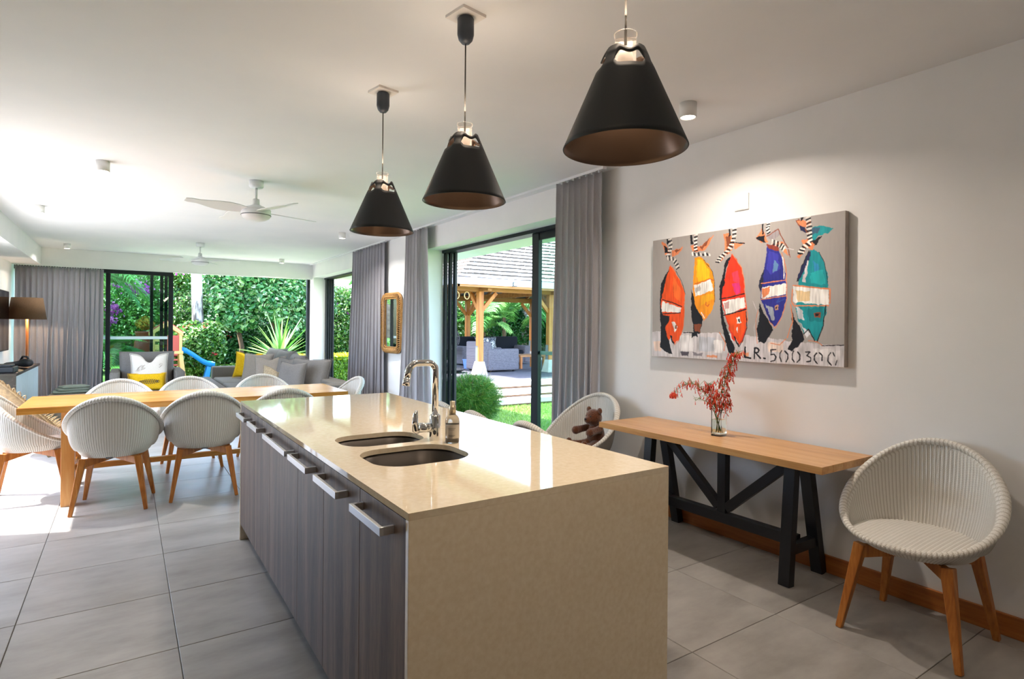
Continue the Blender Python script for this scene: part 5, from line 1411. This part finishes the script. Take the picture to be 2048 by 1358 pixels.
def palm(label, x, y, z, nf, L, seed, a0=0, a1=2 * PI, trunk=.09, group=None, base=-.1, el=(.1, 1.1)):
    rs = np.random.RandomState(seed); root = thing('palm', label, 'palm', (x, y, base), 0, group)
    MB().tube([(0, 0, -.05), (.02, 0, z * .5), (0, 0, z - base)], [trunk * 1.3, trunk, trunk * .8], 12).build('trunk', m_bark, root, True)
    if not fr_protos:
        for k in range(3): fr_protos.append(frond_mesh(1.0, 36, .45 + .12 * k, .5, .018, k))
    made = {}
    for i in range(nf):
        k = i % 3
        if k not in made:
            if ('m', k) not in FR: FR[('m', k)] = fr_protos[k].build('frond', L_PALM, root); o = FR[('m', k)]
            else: o = FR[('m', k)].copy(); COL.objects.link(o); o.parent = root
            made[k] = o
        else: o = made[k].copy(); COL.objects.link(o); o.parent = root
        a = a0 + (a1 - a0) * (i + rs.uniform(-.3, .3)) / nf; o.rotation_euler = (rs.uniform(*el), rs.normal(0, .1), a); s_ = L * rs.uniform(.8, 1.15); o.scale = (s_, s_, s_); o.location = (0, 0, z - base)
    return root
FR = {}
palm('feathery palm at the far left garden, fronds arching across the glass doors', -1.25, 18.6, 2.35, 16, 2.1, 41, group=None, el=(-.1, .7))
palm('low feathery palm behind the single sofa seat', -.55, 17.4, .35, 13, 1.35, 42, el=(.2, 1.0), trunk=.06)
palm('palm with pale spread fronds behind the black wicker seats of the pavilion', 14.2, 22.0, 1.9, 16, 2.3, 43, base=-.16, el=(-.1, .9))
palm('palm with drooping fronds at the left of the pavilion view', 12.9, 21.6, 1.2, 12, 1.7, 44, base=-.16, el=(0, .9))
palm('palm at the right seen through the glass pane', 17.0, 22.2, 1.7, 14, 2.2, 45, base=-.16, el=(-.1, .9))
palm('palm high behind the pale trunk', .9, 24.6, 3.6, 12, 1.9, 46, el=(-.1, .8))
palm('palm behind the far right door', 9.4, 24.0, 2.9, 13, 2.0, 47, el=(-.1, .8))
# yucca: each blade a part
yu = thing('spiky_plant', 'spiky yucca with long stiff striped leaves behind the sofa', 'plant', (3.36, 16.0, -.1)); rs = np.random.RandomState(50)
MB().tube([(0, 0, 0), (0, 0, .62)], [.09, .07], 10).build('stem', m_bark, yu, True)
ym = MB(); Lb = 1.0; nn_ = 10; vs = []; fs = []
for i in range(nn_ + 1):
    t = i / nn_; w_ = .034 * (1 - t) ** .55 * (.75 + .5 * math.sin(PI * min(1, t * 1.5))) ; zz = -.10 * t * t
    vs += [(-w_, t, zz + w_ * .5), (0, t, zz), (w_, t, zz + w_ * .5)]
for i in range(nn_):
    for k in range(2): fs.append((i * 3 + k, i * 3 + k + 1, i * 3 + k + 4, i * 3 + k + 3))
ym.add(vs, fs); m_yuc = leaf_mat_obj('yucca_leaf', ['3c7a2e', '6a9c44', 'a8c47a', '4f8a38', 'c8d8a0'], .3, .25)
first = None
for i in range(64):
    if first is None: first = ym.build('leaf', m_yuc, yu, True); o = first
    else: o = first.copy(); COL.objects.link(o); o.parent = yu
    e = rs.uniform(.12, 1.5) if i % 4 else rs.uniform(-.15, .4); L_ = rs.uniform(.85, 1.15) * (1.22 if e > .7 else 1.05); o.scale = (L_, L_, L_); o.rotation_euler = (e, rs.normal(0, .05), i * 2.399 + rs.normal(0, .1)); o.location = (0, 0, .62)
# yellow hedge
def hedge(label, x0, x1, y0, y1, zt, seed):
    rs = np.random.RandomState(seed); root = thing('clipped_hedge', label, 'hedge', ((x0 + x1) / 2, (y0 + y1) / 2, -.1), 0, 'low clipped hedges with yellow tops'); n = 9000; hx, hy = (x1 - x0) / 2, (y1 - y0) / 2
    P_ = np.stack([rs.uniform(-hx, hx, n), rs.uniform(-hy, hy, n), rs.uniform(.02, zt + .1, n)], -1); f = rs.randint(0, 5, n); Nn = np.zeros((n, 3)); j = rs.uniform(0, .09, n)
    for k, (ax, sg) in enumerate(((0, -1), (0, 1), (1, -1), (1, 1), (2, 1))):
        q = f == k; P_[q, ax] = ((sg * (hx, hy)[ax]) if ax < 2 else zt + .1) - sg * j[q]; Nn[q, ax] = sg
    V, F = leaves_mesh(P_, Nn, .075, .6, rs, jit=.7); tag(np_mesh('foliage', V, F, L_LIME, root), kind='stuff')
    n = 3500; P2 = np.stack([rs.uniform(-hx, hx, n), rs.uniform(-hy, hy, n), zt + .1 + rs.uniform(-.08, .06, n)], -1); V, F = leaves_mesh(P2, np.tile([0, -.3, 1.], (n, 1)), .08, .55, rs, -.6, jit=.8); tag(np_mesh('yellow_tips', V, F, L_YELLOW, root), kind='stuff')
    mb = MB()
    for i in range(10): x = -hx + (i + .5) * 2 * hx / 10; mb.tube([(x, 0, -.05), (x + rs.normal(0, .05), 0, zt)], [.02, .01], 6)
    mb.build('stems', m_bark, root, True)
hedge('low clipped hedge with bright yellow top behind the sofa end', 3.35, 4.12, 14.9, 15.5, .62, 60)
hedge('low clipped hedge with bright yellow top seen through the far right door', 4.22, 5.9, 14.9, 15.7, .62, 61)
shrub('ground_cover', 'low leafy ground cover at the foot of the far hedge', 'plant', (2.9, 19.3, .02), (2.1, .5, .28), 5000, .09, L_LIME, 62, nb=20, stems=False, sub=.3)
shrub('ground_cover', 'low pale leafy ground cover right of the blue slide', 'plant', (4.6, 18.6, .02), (1.3, .5, .28), 3000, .09, L_HEDGE, 63, nb=14, stems=False, sub=.3)
# red urn
m_terra = noise_mat('red_glaze', '7c2a1c', 'a03c28', 6, rough=.35)
ur = thing('garden_urn', 'tall dark red ribbed urn beyond the glass doors', 'pot', (.40, 18.9, -.1))
prof = [(.14, 0), (.17, .05), (.15, .1), (.19, .3), (.22, .7), (.21, 1.0), (.17, 1.2), (.20, 1.28), (.20, 1.32), (.16, 1.32)]
n = 36; vs = []; fs = []; K = len(prof)
for i in range(n):
    a = 2 * PI * i / n; f = 1 + (.04 if i % 3 == 0 else 0); vs += [(r * f * math.cos(a), r * f * math.sin(a), z) for r, z in prof]
for i in range(n):
    for k in range(K - 1): fs.append((i * K + k, ((i + 1) % n) * K + k, ((i + 1) % n) * K + k + 1, i * K + k + 1))
MB().add(vs, fs).build('body', m_terra, ur, True); MB().lathe([(0, 1.28), (.19, 1.28)], 20).build('soil', m_bark, ur)
shrub('potted_plant', 'small orange and yellow plant growing in the red urn', 'plant', (.42, 18.9, 1.42), (.28, .22, .2), 500, .10, leaf_mat('orange_leaf', ['d8882a', 'e8b040', '8aa03a', 'd86a3a'], .5, .3), 66, nb=6, base=1.2, stems=False)
# playhouse with slide
m_pl = base_mat('sand_plastic', 'e6a868', .45)[0]; m_plr = base_mat('red_plastic', 'b5483c', .45)[0]; m_plb = base_mat('blue_plastic', '1277c4', .35)[0]
pz = thing('play_tower', 'toddler play tower in sand and red plastic with gabled top', 'playhouse', (.93, 18.0, -.1))
for x in (-.33, .30):
    for y in (0, .6):
        MB().beam((x * 1.25, y * 1.1 - .03, 0), (x, y, .75), .13, .10, (0, 1, 0), .09, .08).build('leg', m_pl, pz, bevel=.015); MB().beam((x, y, .75), (x, y, 1.32), .075, .075).build('post', m_pl, pz, bevel=.015)
MB().box(-.40, .36, -.06, .68, .72, .80).build('deck', m_pl, pz, bevel=.01)
g1 = MB().prism([(-.42, 1.30), (-.02, 1.60), (.36, 1.30), (.36, 1.20), (-.02, 1.47), (-.42, 1.20)], 0, .1).build('gable', m_pl, pz, bevel=.01)
g1.rotation_euler = (R(90), 0, 0); g1.location = (0, .05, 0); g2 = g1.copy(); COL.objects.link(g2); g2.parent = pz; g2.location = (0, .68, 0)
for (xa, za, xb, zb) in ((-.42, 1.31, -.02, 1.61), (.36, 1.31, -.02, 1.61)): MB().beam((xa, .3, za), (xb, .3, zb), .6, .03, (0, 0, 1)).build('roof_board', m_plr, pz)
mb = MB(); mb.box(-.05, .26, -.03, .0, .8, 1.22); w_ = mb.build('panel', m_plr, pz, bevel=.01)
for k in range(5): MB().box(-.02, .23, -.07, .0, .12 + .14 * k, .17 + .14 * k).build('rung', m_plr, pz, bevel=.01)
for k in range(2): MB().box(-.30, -.20 + .0, -.05, -.02, .84 + .22 * k, .98 + .22 * k).build('window_bar', m_pl, pz)
sl = thing('slide', 'bright blue plastic slide running down to the right from the play tower', 'slide', (1.26, 18.15, -.1))
pts = [Vector((0, 0, .78)), Vector((.10, 0, .76)), Vector((.30, 0, .62)), Vector((.50, 0, .46)), Vector((.66, 0, .38)), Vector((.80, 0, .36))]
prof_ = [(-.21, .10), (-.19, .12), (-.17, .10), (-.15, 0), (.15, 0), (.17, .10), (.19, .12), (.21, .10), (.17, -.03), (-.17, -.03)]
vs = []; fs = []; K = len(prof_)
for p in pts: vs += [(p.x, p.y + a, p.z + b_) for a, b_ in prof_]
for i in range(len(pts) - 1):
    for k in range(K): fs.append((i * K + k, i * K + (k + 1) % K, (i + 1) * K + (k + 1) % K, (i + 1) * K + k))
fs += [tuple(range(K)), tuple((len(pts) - 1) * K + k for k in range(K))[::-1]]
MB().add(vs, fs).build('chute', m_plb, sl, True); MB().beam((.66, 0, .36), (.60, 0, 0), .10, .34, (0, 1, 0), .14, .36).build('foot', m_plb, sl, bevel=.02)
# ferny bush
rs = np.random.RandomState(70); fb = thing('ferny_bush', 'fine feathery green bush right outside the sliding door', 'shrub', (4.84, 8.5, -.24)); fb.scale = (1.12, 1.1, 1.06); fm = MB()
Vs, Fs = [], []; cnt = 0
B = blobs(0, 0, .48, .62, .56, .50, 22, rs, .34) + [(0, 0, .38, .42, .40, .40)]; C, d = cloud(B, 40000, rs, .75); k = C[:, 2] > .0; C, d = C[k], d[k]
t = d + rs.normal(0, .5, d.shape) + np.array([0, 0, .5]); t /= np.linalg.norm(t, axis=1)[:, None]; s_ = np.cross(t, rs.normal(0, 1, t.shape)); s_ /= np.linalg.norm(s_, axis=1)[:, None]; L_ = rs.uniform(.05, .15, (len(C), 1))
V = np.stack([C - s_ * .0032, C + s_ * .0032, C + t * L_ + np.array([0, 0, -1]) * L_ * .3], 1).reshape(-1, 3); tag(np_mesh('foliage', V, np.arange(len(V)).reshape(-1, 3), L_FERN, fb), kind='stuff')
mb = MB()
for i in range(26):
    a = rs.uniform(0, 2 * PI); q = Vector((.5 * math.cos(a) * rs.rand(), .45 * math.sin(a) * rs.rand(), rs.uniform(.5, .95))); mb.tube([(0, 0, 0), q * .5 + Vector((0, 0, .1)), q], [.008, .005, .002], 5)
mb.build('stems', m_bark, fb, True)
C, d = cloud(B, 90, rs, .02); k = C[:, 2] > .5; V, F = leaves_mesh(C[k], d[k], .03, .5, rs); tag(np_mesh('orange_buds', V, F, leaf_mat('orange_bud', ['d86a2a', 'c8502a'], .5), fb), kind='stuff')
# hedges behind the pavilion
GP = 'leafy hedge shrubs behind the pavilion'
for k, (x, y, z, r, m_, lab) in enumerate((
    (9.8, 21.5, 1.5, (1.2, .9, 1.9), L_HEDGE, 'leafy hedge shrub with an orange red bloom at the left edge of the pavilion view'),
    (11.6, 22.4, 1.5, (1.3, .9, 1.9), L_HEDGE, 'leafy hedge shrub between the two left pavilion posts'),
    (13.3, 24.3, 1.4, (1.5, .9, 2.0), L_HEDGE, 'leafy hedge shrub right behind the near pavilion post'),
    (15.6, 24.3, 1.4, (1.5, .9, 2.0), L_DEEP, 'darker hedge shrub behind the pavilion palm'),
    (18.0, 24.0, 1.4, (1.5, .9, 2.0), L_DEEP, 'dark hedge shrub seen through the glass pane of the near door'),
    (20.2, 22.8, 1.4, (1.5, .9, 2.0), L_HEDGE, 'hedge shrub at the far right garden corner'))):
    shrub('hedge_shrub', lab, 'shrub', (x, y, z), r, 8500, .14, m_, 80 + k, group=GP, flowers=(leaf_mat('orange_bloom_%d' % k, ['e05a30', 'e8402a'], .5), 3, .16, (1.6, 2.6)) if k in (0, 2) else None, base=-.16)

# ------------------------------------------------------------------ pavilion
m_deck = noise_mat('grey_deck_stone', '4c4a4e', '5c5a5e', 5, rough=.7, bumpy=.2); m_step = noise_mat('pale_step_stone', 'd8cfc0', 'e6dfd2', 5, rough=.8, bumpy=.2); m_riser = noise_mat('brown_riser', '6a4c38', '8a6a50', 9, rough=.9)
dk = thing('garden_deck', 'raised grey deck of the pavilion with broad pale steps', 'deck', (10.4, 15.8, -.3))
MB().box(-4.2, 4.6, -4.2, 4.2, 0, .44).build('platform', m_deck, dk)
for k in range(3):
    MB().box(-4.4 + .25 * k, 5, -4.2 - .36 * (3 - k), -4.2, .0 + .0, .145 + .147 * k - .10).build('riser', m_riser, dk)
    MB().box(-4.4 + .25 * k, 5, -4.2 - .36 * (3 - k) - .03, -4.2, .145 + .147 * k - .10, .145 + .147 * k).build('tread', m_step, dk)
m_pine = wood_mat('orange_pine', ['9a5420', 'b8702e', 'cc8a44'], 'Z', .8, .5); m_pineh = wood_mat('pine_beam', ['8f5a2c', 'a86e3a', 'b98048'], 'X', .8, .5); m_gal = base_mat('galvanised_plate', '8f9296', .4, .6)[0]
m_conc = noise_mat('pale_concrete', 'b5aa9a', 'cabfb0', 8, rough=.9, bumpy=.4); m_under = base_mat('grey_underlay', '6c737c', .8)[0]; m_fascia = base_mat('pale_lilac_fascia', 'cfd0e2', .5)[0]
m_shing = noise_mat('weathered_white_shingle', 'b5aea5', 'd2ccc4', 7, (1, 1, 1), .8, bumpy=.6, bscale=30, dist=.01); m_shadow_line = base_mat('shingle_shadow_line', '4a4038', .9)[0]  # dark edge colour paints the shadow line between shingle courses
DZ = .14; pv = thing('garden_pavilion', 'open pine pavilion with a pale shingled hip roof beyond the sliding door', 'pavilion', (10.4, 15.8, DZ)); px_, py_ = 10.4, 15.8
PX = [(7.82, 13.3), (10.15, 13.3), (13.1, 13.3), (7.82, 18.3), (10.25, 18.3), (13.1, 18.3)]; BZ = 2.36
for x, y in PX:
    a, b_ = x - px_, y - py_
    MB().add([(a + sx * .17, b_ + sy * .17, 0) for sx, sy in ((-1, -1), (1, -1), (1, 1), (-1, 1))] + [(a + sx * .10, b_ + sy * .10, .36) for sx, sy in ((-1, -1), (1, -1), (1, 1), (-1, 1))], [(3, 2, 1, 0), (4, 5, 6, 7), (0, 1, 5, 4), (1, 2, 6, 5), (2, 3, 7, 6), (3, 0, 4, 7)]).build('pedestal', m_conc, pv, bevel=.01)
    MB().box(a - .075, a + .075, b_ - .075, b_ + .075, .36, BZ - DZ).build('post', m_pine, pv, bevel=.004)
    MB().box(a - .081, a + .079, b_ - .03, b_ + .081, .36, .78).build('bracket_plate', m_gal, pv)
    for dx, dy in ((1, 0), (-1, 0), (0, 1), (0, -1)):
        if (x < 8 and dx < 0) or (x > 13 and dx > 0) or (y < 14 and dy < 0) or (y > 18 and dy > 0): continue
        MB().beam((a + dx * .06, b_ + dy * .06, BZ - DZ - .50), (a + dx * .50, b_ + dy * .50, BZ - DZ - .02), .07, .10, (0, 0, 1)).build('brace', m_pine, pv, bevel=.003)
for y in (13.3, 18.3): MB().box(7.0 - px_, 13.9 - px_, y - .06 - py_, y + .06 - py_, BZ - DZ, BZ - DZ + .16).build('beam', m_pineh, pv, bevel=.003)
for x in (7.82, 10.2, 13.1): MB().box(x - .06 - px_, x + .06 - px_, 12.8 - py_, 18.9 - py_, BZ - DZ + .0, BZ - DZ + .158).build('beam', m_pineh, pv, bevel=.003)
EX0, EX1, EY0, EY1, EZ = 6.78, 14.2, 12.62, 19.0, 2.62; RH = 2.1; half = (EY1 - EY0) / 2
def roofpt(face, s, t):    # s along eave 0..1, t up 0..1
    if face == 'F': x = (EX0 + t * half) * (1 - s) + (EX1 - t * half) * s; return (x - px_, EY0 + t * half - py_, EZ - DZ + t * RH)
    if face == 'B': x = (EX0 + t * half) * (1 - s) + (EX1 - t * half) * s; return (x - px_, EY1 - t * half - py_, EZ - DZ + t * RH)
    if face == 'L': y = (EY0 + t * half) * (1 - s) + (EY1 - t * half) * s; return (EX0 + t * half - px_, y - py_, EZ - DZ + t * RH)
    y = (EY0 + t * half) * (1 - s) + (EY1 - t * half) * s; return (EX1 - t * half - px_, y - py_, EZ - DZ + t * RH)
NCR = 17
for f_ in 'FLBR':
    q = [Vector(roofpt(f_, 0, 0)), Vector(roofpt(f_, 1, 0)), Vector(roofpt(f_, 1, 1)), Vector(roofpt(f_, 0, 1))]; dz = Vector((0, 0, .03))
    MB().add([*(p - dz for p in q), *(p for p in q)], [(0, 1, 2, 3), (7, 6, 5, 4), (0, 4, 5, 1), (1, 5, 6, 2), (2, 6, 7, 3), (3, 7, 4, 0)]).build('roof_underlay', [m_under], pv)
    for k in range(NCR):
        t0, t1 = k / NCR, min(1, (k + 1.05) / NCR); lift0, lift1 = .055, .012
        a_, b_, c_, d_ = [Vector(roofpt(f_, s, t)) for s, t in ((0, t0), (1, t0), (1, t1), (0, t1))]
        up0, up1 = Vector((0, 0, lift0)), Vector((0, 0, lift1)); lo = Vector((0, 0, .02))
        ns = 40; vs = []; fs = []; rs_ = np.random.RandomState(k + ord(f_))
        # shingle ends, slightly uneven
        for i in range(ns):
            s0, s1 = i / ns, (i + .97) / ns; dl = rs_.uniform(-.012, .012); e = rs_.uniform(-.006, .006)
            A = a_.lerp(b_, s0); Bq = a_.lerp(b_, s1); Cq = d_.lerp(c_, s1); D = d_.lerp(c_, s0); u_ = (D - A) * (dl / .22)
            n0 = len(vs); vs += [A + up0 + u_ + Vector((0, 0, e)), Bq + up0 + u_ + Vector((0, 0, e)), Cq + up1, D + up1, A + lo + u_, Bq + lo + u_]
            fs += [(n0, n0 + 1, n0 + 2, n0 + 3), (n0 + 4, n0 + 5, n0 + 1, n0), (n0, n0 + 3, n0 + 4), (n0 + 1, n0 + 5, n0 + 2)]
        o_ = MB(); o_.add(vs, [f for i, f in enumerate(fs) if i % 4 != 1]); o_.add(vs, [f for i, f in enumerate(fs) if i % 4 == 1], 1); o_.build('shingle_course', [m_shing, m_shadow_line], pv)
for x0, x1, y0, y1 in ((EX0 - .03, EX1 + .03, EY0 - .04, EY0), (EX0 - .03, EX1 + .03, EY1, EY1 + .04), (EX0 - .04, EX0, EY0, EY1), (EX1, EX1 + .04, EY0, EY1)):
    MB().box(x0 - px_, x1 - px_, y0 - py_, y1 - py_, EZ - DZ - .14, EZ - DZ + .03).build('fascia', m_fascia, pv)
    sx = .05 if x1 - x0 < 1 else 0; sy = .05 if y1 - y0 < 1 else 0
    MB().box(x0 - px_ + (0 if sx == 0 else (.04 if x0 < 8 else -.06)), x1 - px_ + (0 if sx == 0 else (.06 if x0 < 8 else -.04)), y0 - py_ + (0 if sy == 0 else (.04 if y0 < 14 else -.06)), y1 - py_ + (0 if sy == 0 else (.06 if y0 < 14 else -.04)), EZ - DZ - .20, EZ - DZ - .05).build('eave_board', m_pineh, pv)
for k in range(12):
    s = (k + .5) / 12
    for f_ in 'FB':
        x = EX0 + (EX1 - EX0) * s; tmax = min(1, (x - EX0) / half, (EX1 - x) / half); ye = EY0 if f_ == 'F' else EY1; sg = 1 if f_ == 'F' else -1
        MB().beam((x - px_, ye + sg * .05 - py_, EZ - DZ - .09), (x - px_, ye + sg * tmax * half - py_, EZ - DZ + tmax * RH - .09), .06, .11, (0, 0, 1)).build('rafter', m_pineh, pv)
for k in range(8):
    s = (k + .5) / 8
    for f_ in 'LR':
        y = EY0 + (EY1 - EY0) * s; tmax = min(1, (y - EY0) / half, (EY1 - y) / half); xe = EX0 if f_ == 'L' else EX1; sg = 1 if f_ == 'L' else -1
        MB().beam((xe + sg * .05 - px_, y - py_, EZ - DZ - .09), (xe + sg * tmax * half - px_, y - py_, EZ - DZ + tmax * RH - .09), .06, .11, (0, 0, 1)).build('rafter', m_pineh, pv)
fl = thing('floodlight', 'small square floodlight on the front fascia of the pavilion', 'floodlight', (8.42, 12.56, 2.50))
MB().box(-.06, .06, -.04, -.015, -.02, .09).build('housing', m_dark, fl, bevel=.004); MB().box(-.045, .045, -.043, -.04, -.005, .075).build('lens', m_track, fl); MB().tube([(-.08, 0, -.03), (-.03, -.02, .0)], .008, 6).build('bracket', m_dark, fl)
m_ring = base_mat('pale_wood_ring', 'd8b888', .5)[0]
for x, lab in ((7.12, 'pale wooden ring hanging left under the pavilion eave'), (7.42, 'pale wooden ring hanging right under the pavilion eave')):
    rg = thing('hanging_ring', lab, 'ring', (x, 13.3, 2.24), R(20), 'wooden rings hanging from the pavilion beam')
    MB().tube([(.095 * math.cos(a * PI / 16), 0, .095 * math.sin(a * PI / 16)) for a in range(32)], .013, 8, closed=True).build('ring', m_ring, rg, True); MB().tube([(0, 0, .095), (0, 0, .13)], .006, 6).build('strap', m_dark, rg)
# wicker sofas
m_wick, nt, b = base_mat('grey_wicker', '7a7478', .8)
v = coords(nt, (1, 1, 1)); ch = N(nt, 'ShaderNodeTexBrick'); ch.inputs['Scale'].default_value = 14; ch.inputs['Mortar Size'].default_value = .03; ch.inputs['Color1'].default_value = srgb('7e777c'); ch.inputs['Color2'].default_value = srgb('6a646a'); ch.inputs['Mortar'].default_value = srgb('4a444c')
mp = N(nt, 'ShaderNodeMapping'); mp.inputs['Rotation'].default_value = (R(90), 0, 0); nt.links.new(v, mp.inputs[0]); nt.links.new(mp.outputs[0], ch.inputs[0]); nt.links.new(ch.outputs[0], b.inputs['Base Color']); bump(nt, b, ch.outputs['Fac'], .5, .01)
m_blk = fabric('black_outdoor_fabric', '191a20', '24252c'); m_leafp, nt, b = base_mat('leaf_print_fabric', '6a6c70', .9)
v = coords(nt, (1, 1, 1)); vn = N(nt, 'ShaderNodeTexNoise'); vn.inputs['Scale'].default_value = 9; vn.inputs['Distortion'].default_value = 2; nt.links.new(v, vn.inputs[0]); nt.links.new(ramp(nt, vn.outputs[0], [(.42, '3c4046'), (.5, '8c8e90'), (.6, 'c4bfb8')]), b.inputs['Base Color'])
ws = thing('wicker_armchair', 'grey wicker armchair with black cushion right behind the near pavilion post', 'armchair', (8.98, 14.5, DZ))
soft_box('back', m_wick, ws, -.62, -.36, -.52, .52, .04, .86, .05); soft_box('base', m_wick, ws, -.40, .52, -.44, .44, .04, .34, .03)
for s_ in (-1, 1): soft_box('armrest', m_wick, ws, -.5, .56, s_ * .46 - .10, s_ * .46 + .10, .04, .66, .05)
soft_box('seat_cushion', m_blk, ws, -.36, .52, -.35, .35, .34, .48, .04)
for x in (-.5, .45):
    for y in (-.44, .44): MB().box(x - .03, x + .03, y - .03, y + .03, 0, .05).build('foot', m_dark, ws)
pillow('outdoor_cushion', 'leaf patterned cushion leaning in the grey wicker armchair', .48, .48, .14, (8.82, 14.5, DZ + .74), (R(-14), 0, R(-70)), m_leafp, .1, 0, 3, 'leaf patterned outdoor cushions')
w2 = thing('wicker_sofa', 'black cushioned sofa across the back of the pavilion', 'sofa', (10.6, 17.3, DZ))
soft_box('back', m_blk, w2, -1.3, 1.3, .2, .45, .04, .95, .05); soft_box('base', m_wick, w2, -1.3, 1.3, -.45, .3, .04, .34, .03); soft_box('seat_cushion', m_blk, w2, -1.1, 1.1, -.45, .2, .34, .48, .04)
for s_ in (-1, 1): soft_box('armrest', m_wick, w2, s_ * 1.25 - .12, s_ * 1.25 + .12, -.5, .4, .04, .64, .05)
pillow('outdoor_cushion', 'long leaf patterned cushion on the black sofa at the back of the pavilion', .85, .45, .14, (10.3, 17.1, DZ + .72), (R(-14), 0, 0), m_leafp, .08, 0, 5, 'leaf patterned outdoor cushions')
ct2 = thing('low_table', 'low wooden table beside the grey wicker armchair in the pavilion', 'table', (10.6, 15.1, DZ)); MB().box(-.5, .5, -.4, .4, .36, .42).build('top', m_pineh, ct2, bevel=.004)
for x in (-.44, .44):
    for y in (-.34, .34): MB().box(x - .035, x + .035, y - .035, y + .035, 0, .36).build('leg', m_pine, ct2)
# egg chair, crate, disc
eg = thing('hanging_chair', 'grey woven hanging egg chair at the left of the pavilion', 'chair', (8.75, 17.0, .62)); mb = MB()
for k in range(12):
    a = PI * k / 12; mb.tube([(.42 * math.sin(t * PI / 14) * math.cos(a), .42 * math.sin(t * PI / 14) * math.sin(a), .40 - .42 * math.cos(PI - t * PI / 14) * 1.0) for t in range(-9, 10)], .010, 5)
for k in range(5):
    r = .40 * math.sin(PI * (k + 1) / 9); z = .40 - .42 * math.cos(PI * (k + 1) / 9); mb.tube([(r * math.cos(t * PI / 12), r * math.sin(t * PI / 12), z) for t in range(24)], .008, 5, closed=True)
mb.build('woven_shell', m_wick, eg, True); MB().tube([(-.42, 0, .40), (-.34, 0, .95), (0, 0, 1.2), (.34, 0, .95), (.42, 0, .40)], .014, 8).build('frame', m_dark, eg, True); MB().tube([(0, 0, 1.2), (0, 0, 2.0)], .012, 6).build('chain', m_dark, eg)
sc_ = MB().lathe([(0, .05), (.30, .05), (.34, .12), (.28, .2), (0, .21)], 20).build('seat_pad', m_leafp, eg, True)
cr = thing('storage_crate', 'blue plastic crate beside the far left pavilion post', 'crate', (8.83, 15.55, DZ)); m_bc = base_mat('periwinkle_plastic', '5f7fc8', .5)[0]
MB().add([(-.16, -.13, 0), (.16, -.13, 0), (.16, .13, 0), (-.16, .13, 0), (-.19, -.16, .28), (.19, -.16, .28), (.19, .16, .28), (-.19, .16, .28), (-.17, -.14, .28), (.17, -.14, .28), (.17, .14, .28), (-.17, .14, .28), (-.14, -.11, .02), (.14, -.11, .02), (.14, .11, .02), (-.14, .11, .02)], [(3, 2, 1, 0), (0, 1, 5, 4), (1, 2, 6, 5), (2, 3, 7, 6), (3, 0, 4, 7), (4, 5, 9, 8), (5, 6, 10, 9), (6, 7, 11, 10), (7, 4, 8, 11), (8, 9, 13, 12), (9, 10, 14, 13), (10, 11, 15, 14), (11, 8, 12, 15), (12, 13, 14, 15)]).build('tub', m_bc, cr); MB().box(-.2, .2, -.17, .17, .26, .285).build('rim', m_bc, cr); 
fp = thing('fire_bowl', 'flat dark round bowl on the deck left of the pavilion', 'bowl', (7.5, 14.4, DZ)); MB().lathe([(0, 0), (.25, 0), (.42, .07), (.45, .09), (.40, .10), (.1, .04), (0, .04)], 32).build('bowl', m_dark, fp, True)
